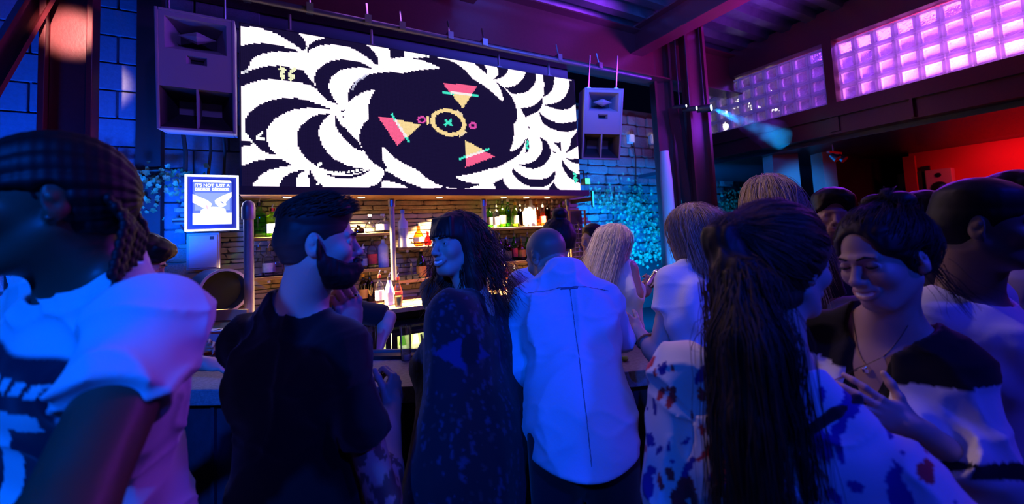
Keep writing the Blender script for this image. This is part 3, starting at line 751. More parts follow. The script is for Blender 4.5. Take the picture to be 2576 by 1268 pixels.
s1 = speaker('large grey horn loudspeaker hanging left of the video wall', ((392, 18), (596, 65), (583, 333), (396, 320)), 3.28, (math.radians(8), 0, math.radians(2)))
s2 = speaker('grey horn loudspeaker hanging right of the video wall', ((1490, 225), (1569, 235), (1530, 400), (1470, 395)), 3.36, (math.radians(10), math.radians(4), math.radians(-28)))
for k, (x0, x1) in enumerate(((458, 466), (527, 524), (560, 563))):
    a, b = atY(x0, 320, 3.66), atY(x1, 440, 3.80)
    tag(MB().tube([a, (a + b) / 2 + [.01, 0, 0], b], .010 if k else .014, 7).make('cable', M['cable'], smooth=True), ('thick black cable below the left loudspeaker, leftmost of three', 'middle cable below the left loudspeaker', 'cable below the left loudspeaker nearest the video wall')[k], 'cable')
# ---------------------------------------------------------------- bar back: canopy, shelves, poles
CANZ = 2.03
t = thing('canopy', 'dark timber canopy with a warm wooden underside below the video wall', 'canopy', (1.25, 3.65, CANZ))
box('fascia', (-1.50, -.22, .0), (1.62, -.19, .06), M['screen_case'], t)
box('soffit_board', (-1.50, -.19, .002), (1.62, .20, .03), M['woodlight'], t)
DL = []
for i, px in enumerate((723, 815, 910, 1108, 1272, 1330, 1383)):
    p = atZ(px, 495, CANZ)
    DL.append(p)
    x, y = p[0] - 1.25, -.06
    r = MB().lathe([(.030, .003), (.030, -.006), (.040, -.006), (.040, .003)], (x, y, 0), 16, cap=False).make('downlight', M['chrome'], t, smooth=True)
    MB().lathe([(.030, -.0045), (.030, -.001)], (x, y, 0), 16).make('lens', M['downlight'], r)
    light('warm_downlight', 'SPOT', (x + 1.25, 3.62, CANZ - .012), 720, (1.0, .68, .30), (x + 1.25, 3.70, 1.0), .02, 92, .5)
ORD = ['first', 'second', 'third', 'fourth', 'fifth', 'sixth', 'seventh', 'eighth', 'ninth', 'tenth', 'eleventh', 'twelfth', 'thirteenth', 'fourteenth']
def shelf(label, px0, px1, py, Y0=3.61, Y1=3.85, m='wood', th=.024):
    a, b = atY(px0, py, Y0), atY(px1, py, Y0)
    z = a[2]
    t = thing('shelf', label, 'shelf', ((a[0] + b[0]) / 2, (Y0 + Y1) / 2, z)); w = (b[0] - a[0]) / 2; d = (Y1 - Y0) / 2
    box('board', (-w, -d, -th), (w, d, 0), M[m], t, bevel=.003)
    for s in (-.8, .8): MB().tube([(s * w, d, -th - .01), (s * w, -d + .02, -th - .01)], .012, 8).make('bracket', M['pipe'], t)
    return z
zA = shelf('dark wooden upper left bottle shelf', 634, 1003, 598)
zB = shelf('dark wooden upper middle bottle shelf', 1003, 1216, 623)
zC = shelf('dark wooden upper right bottle shelf', 1217, 1424, 574)
zD = shelf('lower left bottle shelf above the back counter', 634, 1003, 700)
zE = shelf('pale lower middle bottle shelf with the champagne bottle', 1003, 1216, 706, m='woodlight')
zF = shelf('dark lower right bottle shelf behind the bald man', 1217, 1424, 664)
def pole(label, px0, py0, px1, py1, Y, r, capped=False):
    a, b = atY(px0, py0, Y), atY(px1, py1, Y); b[0] = a[0]
    t = thing('pole', label, 'pole', (a[0], Y, b[2]))
    h = a[2] - b[2]
    MB().tube([(0, 0, 0), (0, 0, h)], r, 14).make('tube', M['pipe'], t, smooth=True)
    if capped: MB().lathe([(r * 1.3, -.10), (r * 1.35, -.08), (r * 1.35, -.02), (r * 1.1, .012), (r * .5, .028)], (0, 0, h), 14).make('end_cap', M['pipe'], t, smooth=True)
    else: MB().lathe([(r * 1.5, -.07), (r * 1.5, -.01)], (0, 0, h), 14).make('collar', M['steel'], t, smooth=True)
pole('thick capped grey pole at the left end of the bottle shelves', 625, 515, 626, 905, 3.30, .030, True)
pole('grey scaffold pole between left and middle shelves', 985, 500, 986, 705, 3.56, .022)
pole('grey scaffold pole between middle and right shelves', 1216, 500, 1218, 735, 3.56, .022)
pole('grey scaffold pole at the right end of the shelves', 1427, 500, 1427, 735, 3.56, .022)
# back counter with its glass-door fridge
BCZ = 1.146
t = thing('back_counter', 'dark back counter with oak worktop under the bottle shelves', 'counter', (1.42, 3.5, 0))
box('worktop', (-1.56, -.29, BCZ - .035), (1.53, .295, BCZ), M['woodlight'], t, bevel=.003)
box('carcass', (-1.54, -.05, .1), (1.51, .295, BCZ - .035), M['black'], t)
box('plinth', (-1.54, 0, 0), (1.51, .34, .1), M['black'], t)
fr = thing('bottle_fridge', 'black back-bar fridge with lit glass doors under the oak worktop', 'fridge', (.95, 3.30, .16))
W2 = .72; FH = .84
box('shell', (-W2, .12, 0), (W2, .14, FH), mat('fridge_lining', (.8, .78, .6), .5), fr)
box('base', (-W2, -.09, -.15), (W2, .14, .02), M['black'], fr)
box('top_panel', (-W2, -.10, FH - .03), (W2, .14, FH + .02), M['blackgloss'], fr)
box('chrome_strip', (-W2, -.106, FH - .005), (W2, -.10, FH + .012), M['chrome'], fr)
for x in (-W2, W2 - .02): box('side_panel', (x, -.09, 0), (x + .02, .14, FH), M['black'], fr)
for i in range(3):
    x0 = -W2 + .02 + i * .465
    d = MB()
    for a, b in (((x0, -.10, .02), (x0 + .04, -.085, FH - .03)), ((x0 + .42, -.10, .02), (x0 + .46, -.085, FH - .03)), ((x0 + .04, -.10, .02), (x0 + .42, -.085, .06)), ((x0 + .04, -.10, FH - .06), (x0 + .42, -.085, FH - .03))): d.box(a, b)
    d = d.make('door', M['black'], fr); box('pane', (x0 + .04, -.094, .06), (x0 + .42, -.091, FH - .06), M['glass'], d)
for z in (.28, .56): box('rack', (-W2 + .02, -.07, z), (W2 - .02, .12, z + .012), M['steel'], fr)
MB().tube([(-W2 + .04, -.06, FH - .05), (W2 - .04, -.06, FH - .05)], .012, 8).make('light_tube', emat('fridge_tube', (1, .9, .45), 9), fr)
light('fridge_light', 'AREA', (.95, 3.27, .93), 5, (1.0, .88, .42), (.95, 3.36, .5), 1.2, size_y=.08)
# ---------------------------------------------------------------- bottles
def gm(name, tint, refl=.10): return thin_glass(name, tint, refl, .05)
G = {'green': gm('green_bottle_glass', (.16, .62, .05)), 'lime': gm('lime_bottle_glass', (.50, .85, .10)), 'clear': gm('clear_bottle_glass', (.93, .95, .92)), 'amber': gm('amber_bottle_glass', (.80, .34, .05)),
     'dark': gm('dark_bottle_glass', (.06, .03, .02)), 'red': gm('red_bottle_glass', (.8, .05, .04)), 'olive': gm('olive_bottle_glass', (.12, .20, .03)), 'frost': mat('frosted_glass', (.72, .74, .76), .45, trans=.35), 'white': mat('white_bottle', (.85, .83, .8), .4)}
Lb = {k: mat(k + '_label', c, .55, var=.25, bscale=60) for k, c in (('white', (.8, .78, .74)), ('cream', (.75, .62, .42)), ('black', (.02, .02, .025)), ('red', (.6, .04, .03)), ('orange', (.85, .35, .03)), ('blue', (.05, .10, .5)), ('grey', (.35, .36, .4)), ('gold', (.7, .45, .1)), ('teal', (.1, .3, .35)))}
PROF = {
 'wine':   [(.92, 0), (1, .02), (1, .56), (.92, .64), (.55, .74), (.36, .80), (.34, .97), (.38, .98), (.38, 1)],
 'spirit': [(.94, 0), (1, .02), (1, .62), (.9, .69), (.5, .75), (.36, .79), (.34, .98), (.36, 1)],
 'square': [(.94, 0), (1, .015), (1, .68), (.85, .74), (.42, .80), (.36, .84), (.36, 1)],
 'round':  [(.6, 0), (.9, .06), (1, .25), (.92, .45), (.6, .60), (.34, .68), (.30, .98), (.33, 1)],
 'champ':  [(.94, 0), (1, .02), (1, .42), (.85, .56), (.5, .72), (.36, .82), (.34, 1)],
 'squat':  [(.8, 0), (1, .05), (1, .45), (.85, .58), (.45, .66), (.38, .70), (.36, 1)],
 'taper':  [(.9, 0), (1, .02), (.95, .5), (.6, .72), (.38, .84), (.36, 1)],
}
def bottle(base, h, r, shape, glass, label=None, cap='black', lab=None, name='bottle', pourer=False, band=(.14, .46), group=None, cat='bottle'):
    t = thing(name, lab, cat, base, random.uniform(0, .4), group)
    sq = 5 if shape in ('square', 'squat') else 0; n = 16
    MB().lathe([(a * r, b * h) for a, b in PROF[shape]], n=n, sq=sq).make('glass', G[glass], t, smooth=True)
    pr = PROF[shape]; nr = pr[-1][0] * r
    cp = MB().lathe([(nr * 1.12, h * .90), (nr * 1.12, h * 1.005), (nr * .9, h * 1.01)], n=10).make('cap', Lb[cap] if cap in Lb else M[cap], t, smooth=True)
    if pourer: MB().tube([(0, 0, h), (0, 0, h * 1.08), (.012, 0, h * 1.17)], [.007, .005, .003], 6).make('pourer', M['steel'], cp)
    if label: MB().lathe([(r * 1.012, h * band[0]), (r * 1.012, h * band[1])], n=n, sq=sq).make('label', Lb[label], t, smooth=True)
    return t
def on_shelf(px, py, top, z, Y, **k):
    """stand a bottle on a shelf where the photograph shows it; height from the top pixel"""
    b = atY(px, py, Y); D = (Mcam @ (b - O3))[2]
    return bottle((b[0], Y, z), (py - top) / FPX * D * 1.0, **k)
Y = 3.72
U = 'upper right shelf'
for i, (px, top, r, sh, g, l, c, w) in enumerate((
    (1232, 512, .036, 'wine', 'green', 'black', 'black', 'green wine-shaped bottle'), (1249, 511, .034, 'spirit', 'clear', 'grey', 'black', 'clear bottle with a grey label'),
    (1266, 503, .038, 'wine', 'lime', 'black', 'black', 'lime green bottle with a black label'), (1280, 499, .032, 'wine', 'green', None, 'white', 'slim green bottle without label'),
    (1298, 508, .038, 'wine', 'lime', 'black', 'gold', 'yellow-green bottle with a dark label'), (1310, 512, .030, 'spirit', 'dark', None, 'black', 'dark brown slim bottle'),
    (1324, 518, .040, 'spirit', 'frost', 'white', 'black', 'white frosted bottle with a round mark'), (1338, 504, .040, 'square', 'frost', 'white', 'white', 'tall white frosted bottle'),
    (1352, 508, .036, 'wine', 'amber', None, 'gold', 'amber bottle'), (1367, 517, .032, 'round', 'amber', 'red', 'black', 'round brown bottle with a red label'),
    (1379, 506, .030, 'spirit', 'dark', None, 'black', 'narrow dark bottle'), (1392, 505, .032, 'spirit', 'clear', None, 'white', 'clear bottle with a pourer'),
    (1404, 508, .032, 'wine', 'clear', None, 'white', 'clear wine-shaped bottle'), (1415, 510, .030, 'wine', 'lime', None, 'black', 'small bright green bottle'))):
    on_shelf(px, 570, top, zC, Y - .02 * (i % 2), r=r, shape=sh, glass=g, label=l, cap=c, pourer=True, lab='%s, %s from the left on the %s' % (w, ORD[i], U), group='bottles on the upper right shelf')
for i, (px, top, r, sh, g, l, w) in enumerate((
    (1226, 590, .030, 'spirit', 'dark', 'red', 'dark bottle with a red label'), (1243, 597, .036, 'spirit', 'dark', 'white', 'dark bottle with a white label'), (1259, 592, .030, 'wine', 'dark', 'grey', 'dark bottle with a grey label'), (1276, 606, .042, 'square', 'dark', 'black', 'square black bottle'),
    (1296, 594, .032, 'wine', 'green', 'red', 'green bottle with a red label'), (1313, 606, .036, 'squat', 'amber', 'orange', 'amber bottle with an orange label'), (1330, 598, .034, 'wine', 'green', None, 'plain green bottle'), (1350, 602, .034, 'spirit', 'amber', 'cream', 'brown bottle with a cream label'))):
    on_shelf(px, 661, top, zF, Y, r=r, shape=sh, glass=g, label=l, cap='black', pourer=True, lab='%s, %s from the left on the lower right shelf' % (w, ORD[i]), group='bottles on the lower right shelf')
for i, (px, top, r, sh, g, l, c, w) in enumerate((
    (632, 548, .030, 'wine', 'lime', None, 'black', 'thin lime green bottle'), (653, 507, .047, 'square', 'green', None, 'black', 'big square green gin bottle'), (686, 523, .048, 'square', 'lime', 'grey', 'red', 'square green bottle with a grey label and red seal'),
    (770, 530, .040, 'spirit', 'clear', 'white', 'white', 'clear bottle hidden by the bearded man'), (800, 530, .040, 'spirit', 'frost', None, 'white', 'frosted bottle hidden by the bearded man'),
    (903, 565, .040, 'squat', 'dark', None, 'black', 'squat dark jar-like bottle'), (932, 541, .046, 'round', 'clear', None, 'white', 'round clear bottle with a pale stopper'), (964, 541, .050, 'squat', 'clear', 'white', 'white', 'squat clear tequila bottle with a white stopper'))):
    on_shelf(px, 595 if px < 850 else 588, top, zA, Y, r=r, shape=sh, glass=g, label=l, cap=c, lab='%s on the upper left shelf' % w, group='bottles on the upper left shelf', pourer=i in (1, 2))
for px, top, r, sh, g, l, c, w in (
    (651, 625, .042, 'spirit', 'clear', None, 'black', 'clear bottle at the left end'), (676, 630, .044, 'spirit', 'clear', 'white', 'black', 'clear bottle with a white square label'), (700, 640, .040, 'square', 'clear', None, 'black', 'square clear bottle'),
    (915, 645, .036, 'spirit', 'clear', 'grey', 'white', 'clear bottle next to the bearded man'), (938, 625, .042, 'spirit', 'clear', 'red', 'black', 'bottle of pinkish red spirit'), (966, 622, .044, 'spirit', 'frost', 'white', 'black', 'frosted white vodka bottle')):
    on_shelf(px, 700, top, zD, Y, r=r, shape=sh, glass=g, label=l, cap=c, lab='%s on the lower left shelf' % w, group='bottles on the lower left shelf', pourer=True)
on_shelf(1015, 620, 526, zB, Y - .08, r=.046, shape='spirit', glass='frost', label='grey', cap='blue', lab='tall frosted vodka bottle with a blue cap beside the middle pole', band=(.25, .5))
on_shelf(1054, 620, 563, zB, Y, r=.050, shape='round', glass='amber', label='cream', cap='black', lab='round amber liqueur bottle beside the dark-haired woman', band=(.2, .4))
on_shelf(1077, 619, 582, zB, Y, r=.036, shape='round', glass='red', label=None, cap='red', lab='small red bottle just beside the face of the dark-haired woman')
on_shelf(1061, 703, 629, zE, Y - .06, r=.044, shape='champ', glass='olive', label='orange', cap='gold', lab='champagne bottle with an orange label on the pale middle shelf', band=(.06, .40))
on_shelf(1027, 703, 632, zE, Y, r=.044, shape='squat', glass='clear', label=None, cap='dark', lab='clear decanter beside the champagne bottle')
for i, px in enumerate((1012, 1030, 1046)):
    p = atY(px, 705, 3.60); t = thing('garnish_box', ('black', 'dark', 'small black')[i] + ' garnish box, %s from the pole on the pale middle shelf' % ORD[i], 'box', (p[0], 3.62, zE), group='garnish boxes on the middle shelf')
    box('tub', (-.022, -.03, 0), (.022, .03, .035), M['black'], t, bevel=.003); box('lid', (-.024, -.032, .035), (.024, .032, .041), M['blackgloss'], t)
def on_counter(px, py, top, **k):
    b = atZ(px, py, BCZ); D = (Mcam @ (b - O3))[2]; return bottle(b, (py - top) / FPX * D, **k)
for px, py, top, r, sh, g, l, c, w in (
    (956, 765, 692, .036, 'spirit', 'clear', 'white', 'red', 'clear syrup bottle with a red cap'), (981, 767, 698, .040, 'taper', 'white', 'white', 'black', 'white coconut liqueur bottle'), (1002, 763, 698, .036, 'taper', 'clear', 'red', 'red', 'clear bottle with a red neck'),
    (915, 760, 690, .036, 'spirit', 'dark', 'gold', 'gold', 'dark bottle with a gold label'), (932, 758, 685, .032, 'wine', 'dark', None, 'black', 'slim dark bottle with a pourer'),
    (1248, 729, 671, .032, 'spirit', 'amber', 'cream', 'black', 'brown whiskey bottle with a cream label'), (1274, 727, 668, .042, 'square', 'amber', 'cream', 'black', 'square whiskey bottle with a big cream label'), (1222, 731, 690, .030, 'spirit', 'dark', None, 'black', 'dark bottle by the shoulder of the dark-haired woman'), (1296, 726, 676, .032, 'spirit', 'amber', 'white', 'black', 'brown bottle half hidden by the bald man')):
    on_counter(px, py, top, r=r, shape=sh, glass=g, label=l, cap=c, lab=w + ' on the oak back counter', group='bottles on the back counter', pourer=True)
for px, py, top, r, sh, g, l, w in ((641, 780, 610 + 110, .034, 'spirit', 'dark', 'white', 'dark bottle with a white label at the foot of the capped pole'), (668, 770, 722, .030, 'spirit', 'dark', 'red', 'dark bottle with a red label near the capped pole')):
    on_counter(px, py, top, r=r, shape=sh, glass=g, label=l, cap='black', lab=w, group='bottles on the back counter')
# beer glass, paper and tray on the back counter
def tumbler(base, h, r0, r1, lab, fill=None, fillh=.6, name='glass', cat='glass', base_h=.012):
    t = thing(name, lab, cat, base)
    MB().lathe([(r0 * .96, 0), (r0, .004), (r1, h), (r1 * .93, h), (r0 * .90, base_h), (.001, base_h)], n=24).make('glass_wall', M['glass'], t, smooth=True)
    MB().lathe([(r0 * .90, .002), (r0 * .92, base_h)], n=20).make('base', mat('glass_foot', (.8, .82, .85), .08, trans=.6), t, smooth=True)
    if fill: k = r0 * .89 + (r1 * .92 - r0 * .89) * fillh; MB().lathe([(r0 * .88, base_h + .001), (k, h * fillh)], n=20).make('drink', fill, t, smooth=True)
    return t
p = atZ(1003, 772, BCZ)
tumbler(p, .095, .026, .032, 'small glass of pale beer on the back counter', mat('beer', (.95, .62, .14), .2, emit=None), .86)
p = atZ(1052, 762, BCZ); t = thing('paper', 'sheets of white paper lying on the oak back counter', 'paper', p, .15)
for i in range(3): place(MB().box((-.14, -.06, i * .002), (.14, .06, i * .002 + .0012)).make('sheet', M['paper'], t), (i * .01, i * .006, 0), i * .08)
# bottles inside the fridge
for i in range(13):
    x = -.62 + i * .1; 
    for z0, zz in ((.292, 0), (.572, 1)):
        if zz == 0 and i % 2: continue
        bottle((.95 + x, 3.33 + .02 * (i % 2), .16 + z0), .225, .030, 'taper', 'white' if (i + zz) % 3 else 'lime', 'white', 'red' if i % 3 else 'gold', lab='cold %s bottle, %s from the left on the %s rack inside the fridge' % ('pale' if (i + zz) % 3 else 'green', ORD[i], 'upper' if zz else 'middle'), group='bottles inside the fridge', cat='bottle')
# ---------------------------------------------------------------- the bar itself
BZ = 1.05
front = [(-.52, 2.44), (-.30, 2.29), (.42, 1.80), (.84, 1.56), (1.29, 1.37), (1.66, 1.235)]
def offs(pl, d):
    pl = [np.array(p, float) for p in pl]; out = []
    for i in range(len(pl)):
        t_ = nrm(pl[min(i + 1, len(pl) - 1)] - pl[max(i - 1, 0)]); out.append(pl[i] + np.array([-t_[1], t_[0]]) * d)
    return out
def slab(a, b, z0, z1):
    m = MB(); n = len(a); v = [(*p, z0) for p in a] + [(*p, z0) for p in b] + [(*p, z1) for p in a] + [(*p, z1) for p in b]; f = []
    for i in range(n - 1): f += [(2*n+i, 2*n+i+1, 3*n+i+1, 3*n+i), (i+1, i, n+i, n+i+1), (i, i+1, 2*n+i+1, 2*n+i), (n+i+1, n+i, 3*n+i, 3*n+i+1)]
    f += [(0, 2*n, 3*n, n), (n-1, 2*n-1, 4*n-1, 3*n-1)]
    return m.add(v, f)
bar = thing('bar_counter', 'long dark bar with a rough concrete top where the guests lean', 'bar', (0, 0, 0))
slab(front, offs(front, .47), BZ - .07, BZ).make('concrete_top', M['concrete'], bar, bevel=.006)
slab(offs(front, .06), offs(front, .40), .12, BZ - .07).make('front_panel', M['barfront'], bar)
slab(offs(front, .10), offs(front, .38), 0, .12).make('plinth', M['black'], bar)
for i in range(len(front) - 1):
    a, b = np.array(offs(front, .055)[i]), np.array(offs(front, .055)[i + 1]); L = np.linalg.norm(b - a); n = max(1, int(L / .22))
    for k in range(n + 1):
        c = a + (b - a) * k / n; d = nrm(b - a)
        MB().box((-.008, -.012, .15), (.008, .004, BZ - .09), np.array([[d[0], -d[1], 0], [d[1], d[0], 0], [0, 0, 1]]), (*c, 0)).make('panel_batten', M['barfront'], bar)
rail = thing('drip_tray', 'black rubber drip tray along the inner edge of the bar top', 'tray', (0, 0, BZ))
slab(offs(front, .385), offs(front, .46), .0005, .018).make('mat', M['black'], rail)
slab(offs(front, .46), offs(front, .475), .0, .03).make('steel_edge', M['steel'], rail)
inner = thing('speed_rack', 'dark steel work shelf on the inner side of the bar', 'shelf', (0, 0, 0))
slab(offs(front, .49), offs(front, .58), .80, .84).make('shelf_plate', M['blackgloss'], inner)
slab(offs(front, .57), offs(front, .58), .84, .90).make('lip', M['steel'], inner)
for i in (1, 3, 5):
    c = offs(front, .54)[i]; MB().tube([(*c, 0), (*c, .80)], .02, 8).make('leg', M['steel'], inner)
p = atZ(1022, 905, BZ); tumbler(p, .172, .026, .030, 'tall empty highball glass standing on the concrete bar top', None, base_h=.03)
p = atZ(934, 889, BZ); tumbler(p, .150, .028, .036, 'glass of cola on the bar beside the bearded man', mat('cola', (.06, .012, .008), .15), .80)
p = atZ(1079, 903, BZ); tumbler(p, .125, .030, .040, 'plastic cup on the bar half hidden by the dark-haired woman', M['paper'], .05)
p = atZ(1572, 908, BZ); t = thing('lime_wedge', 'squeezed lime wedge lying on the bar beside the bald man', 'lime', p)
MB().lathe([(.001, 0), (.014, .004), (.018, .012), (.012, .02), (.001, .022)], n=10).make('rind', mat('lime_rind', (.25, .5, .05), .4), t, smooth=True); MB().lathe([(.015, .0125), (.001, .024)], n=10).make('flesh', mat('lime_flesh', (.5, .7, .2), .3), t)
# napkin holder packs with red stripes at the left
for i, (px, w) in enumerate(((538, .05), (558, .05), (588, .055))):
    p = atZ(px, 893, BZ); t = thing('menu_pack', '%s white drink carton with a red diagonal stripe on the bar' % ('leftmost', 'middle', 'rightmost')[i], 'carton', p + np.array([0, .03, 0]), -.5, 'striped cartons on the bar')
    box('carton', (-.037, -.03, 0), (.037, .03, .135), M['notice'], t, bevel=.002); box('rim', (-.038, -.031, .122), (.038, .031, .135), Lb['red'], t); box('white_lip', (-.038, -.031, .1352), (.038, .031, .139), M['whitepaint'], t)
    MB().quad((-.0375, -.0305, .02), (-.0375, -.0305, .045), (.0375, -.0305, .11), (.0375, -.0305, .085)).make('stripe', Lb['red'], t); box('foot_band', (-.0375, -.0305, .001), (.0375, .0305, .018), Lb['red'], t)
# ---------------------------------------------------------------- left end: lightbox, notice, drum, chair
t = thing('lightbox_sign', 'glowing framed lightbox poster beside the bottle shelves', 'sign', (-.425, 3.62, 1.79))
w, h = .158, .40
MB().box((-w, .0, 0), (w, .04, h)).make('case', mat('acrylic_reflected_glow', (.05, .06, .2), .15, emit=(.03, .04, .5), es=.10), t)  # blue reflection in the black margin is put in as faint emission
fm = MB()
for a, b in (((-w, -.012, 0), (-w + .013, -.001, h)), ((w - .013, -.012, 0), (w, -.001, h)), ((-w + .013, -.012, 0), (w - .013, -.001, .013)), ((-w + .013, -.012, h - .013), (w - .013, -.001, h))): fm.box(a, b)
fm.make('light_frame', M['white_tube'], t)
pm, pc = MB(), []
def patch(pts, c, d):
    n = len(pm.f); pm.add([(x * .114, -.002 - d * .0006, .20 + z * .157) for x, z in pts], [tuple(range(len(pts)))]); pc.extend([c] * len(pts))
PB = (.10, .16, .75); PW = (1.0, 1.0, 1.15)
patch([(-1, -1), (1, -1), (1, 1), (-1, 1)], PB, 0)
patch([(-.9, -.35), (.9, -.35), (.9, .45), (-.9, .45)], (.22, .30, .95), 1)
patch([(-1, -.98), (1, -.98), (1, -.46), (-1, -.46)], PW, 2); patch([(-1, .95), (1, .93), (.92, 1.03), (-.95, 1.05)], PW, 2)
patch([(-1, .40), (-.25, .12), (-.02, -.05), (-.10, -.20), (-.22, -.26), (-.5, -.22), (-1, .02)], (1.0, .9, 1.05), 3)
patch([(1, .50), (.45, .30), (.12, .12), (.14, -.02), (.32, -.18), (.55, -.20), (.72, -.10), (.70, .02), (1, .28)], PW, 3)
patch([(-.62, -.46), (-.58, -.32), (-.40, -.24), (0, -.18), (.45, -.20), (.68, -.30), (.72, -.46)], PW, 4)
patch([(-.35, -.10), (-.28, -.10), (-.20, -.28), (-.28, -.30)], (.9, .45, .6), 5); patch([(.40, .05), (.46, .08), (.60, -.04), (.56, -.06)], (.15, .2, .5), 5)
o = pm.make('poster', M['poster'], t); a = o.data.color_attributes.new('col', 'FLOAT_COLOR', 'POINT'); a.data.foreach_set('color', np.array([(*c, 1) for c in pc], np.float32).ravel())
def text(s, size, loc, m, parent, name, rz=0.):
    c = bpy.data.curves.new(name, 'FONT'); c.body = s; c.size = size; c.align_x = 'CENTER'; c.extrude = .0004; c.offset = size * .03; c.materials.append(m)
    o = bpy.data.objects.new(name + '_curve', c); COL.objects.link(o)
    dg = bpy.context.evaluated_depsgraph_get(); dg.update(); me = bpy.data.meshes.new_from_object(o.evaluated_get(dg)); mo = bpy.data.objects.new(name, me); COL.objects.link(mo)
    mo.parent = parent; mo.location = loc; mo.rotation_euler = (math.pi / 2, 0, rz); bpy.data.objects.remove(o); return mo
TW = emat('poster_lettering', (.95, .95, 1.0), 1.6)
text("IT'S NOT JUST A", .0285, (0, -.0055, .316), TW, t, 'lettering')
mb = MB(); x = -.100                                            # second line is too blurred to read: letter-like strokes
for wd in (.016, .013, .016, .015, .015, .013, .0, .015, .016, .014, .015, .013, .016, .014):
    if wd: mb.box((x, -.0062, .286), (x + wd * .35, -.0052, .307)).box((x, -.0062, .302), (x + wd * .85, -.0052, .307)).box((x + wd * .55, -.0062, .286), (x + wd * .9, -.0052, .300)).box((x, -.0062, .286), (x + wd * .8, -.0052, .290))
    x += wd if wd else .01
mb.make('lettering_second_line', TW, t)
MB().tube([(-w - .07, .02, .07), (-w, .02, .07)], .012, 6).tube([(-w - .03, .03, .05), (-w, .03, -.01)], .006, 6).make('wall_arm', M['black'], t)
light('sign_glow', 'AREA', (-.42, 3.60, 1.99), 2.2, (.35, .45, 1.0), (-.42, 2.6, 1.99), .3, size_y=.4)
t = thing('notice_panel', 'plain pale wall box under the lightbox sign', 'panel', (-.49, 3.70, 1.515), 0)
box('box', (-.097, 0, 0), (.097, .10, .265), M['notice'], t, bevel=.006); box('raised_front', (-.085, -.008, .012), (.085, -.0002, .25), M['notice'], t, bevel=.004); box('small_label', (.04, -.0095, .215), (.065, -.0082, .237), M['black'], t)
t = thing('drum', 'black round drum with a pale rim lying on its side under the wall box', 'drum', (-.39, 3.50, 1.38), math.radians(22))
R_ = .142
def ring(r0, r1, y0, y1, n=36):
    m = MB(); v = []; f = []
    for i in range(n):
        a = 2 * np.pi * i / n
        for r, y in ((r0, y0), (r1, y0), (r1, y1), (r0, y1)): v.append((r * np.cos(a), y, r * np.sin(a)))
    for i in range(n):
        for k in range(4): f.append((i * 4 + k, i * 4 + (k + 1) % 4, ((i + 1) % n) * 4 + (k + 1) % 4, ((i + 1) % n) * 4 + k))
    return m.add(v, f)
ring(.132, R_, -.16, .10).make('shell', mat('drum_shell', (.05, .07, .10), .35), t, smooth=True); ring(.131, R_ + .004, -.172, -.156).make('rim', mat('pale_hoop', (.62, .50, .40), .45), t, smooth=True)
MB().add([(0, -.05, 0)] + [(.133 * np.cos(a), -.05, .133 * np.sin(a)) for a in np.linspace(0, 2 * np.pi, 24, endpoint=False)], [(0, 1 + (i + 1) % 24, 1 + i) for i in range(24)]).make('head', M['black'], t)
MB().tube([(.14, -.08, .05), (.20, -.08, .075)], .010, 8).make('tension_rod', M['steel'], t)
box('wall_bracket', (-.05, .05, -.2), (.05, .10, -.13), M['black'], t)
t = thing('chair', 'wooden chair with a curved top rail behind the bar left end', 'chair', (atD(548, 800, 2.6)[0], atD(548, 800, 2.6)[1], 0), math.radians(-35))
zt = atD(548, 800, 2.6)[2]
pts = [(-.19 + i * .042, .03 * math.cos((i - 4.5) / 4.5 * 1.3), zt) for i in range(10)]
m = MB()
for i in range(9): 
    (x0, y0, _), (x1, y1, _) = pts[i], pts[i + 1]
    m.add([(x0, y0, zt - .02), (x1, y1, zt - .02), (x1, y1 + .02, zt - .02), (x0, y0 + .02, zt - .02), (x0, y0, zt + .045), (x1, y1, zt + .045), (x1, y1 + .02, zt + .045), (x0, y0 + .02, zt + .045)], [(0, 3, 2, 1), (4, 5, 6, 7), (0, 1, 5, 4), (2, 3, 7, 6), (1, 2, 6, 5), (3, 0, 4, 7)])
m.make('top_rail', mat('chair_wood', (.5, .30, .18), .4), t)
m = MB(); m.box((-.17, .0, zt - .20), (-.14, .03, zt - .03)); m.box((.14, 0, zt - .20), (.17, .03, zt - .03)); m.box((-.14, 0, zt - .075), (.14, .03, zt - .03)); m.make('back_frame', mat('yellow_wood', (.66, .42, .12), .45), t)
for s in (-.155, .155): MB().tube([(s, .015, 0), (s, .015, zt - .03)], .017, 8).make('rear_leg', M['woodlight'], t); MB().tube([(s, -.36, 0), (s, -.36, .45)], .017, 8).make('front_leg', M['woodlight'], t)
box('seat', (-.19, -.38, .44), (.19, .03, .47), M['woodlight'], t, bevel=.01)
# wire rack with hanging shakers at the right end of the shelves
a = atY(1432, 530, 3.45); b = atY(1478, 655, 3.45)
t = thing('wire_rack', 'brass-framed wire rack with hanging bar tools right of the bottle shelves', 'rack', ((a[0] + b[0]) / 2, 3.45, b[2])); w = (b[0] - a[0]) / 2; h = a[2] - b[2]
MB().tube([(-w, 0, 0), (-w, 0, h), (w, 0, h), (w, 0, 0)], .012, 8).make('frame', mat('brass_pipe', (.55, .36, .15), .35, .8), t)
for i in range(9): MB().tube([(-w, .03, h * .72 * i / 8), (w, .03, h * .72 * i / 8)], .0028, 5).make('wire', M['steel'], t)
for i in range(4): MB().tube([(-w + 2 * w * (i + .5) / 4, .03, 0), (-w + 2 * w * (i + .5) / 4, .03, h * .72)], .0028, 5).make('wire', M['steel'], t)
box('backing', (-w, .05, -.02), (w, .07, h), M['dark'], t)
box('leg', (-w, .03, BCZ - b[2]), (-w + .03, .06, 0), M['black'], t); box('leg', (w - .03, .03, BCZ - b[2]), (w, .06, 0), M['black'], t)
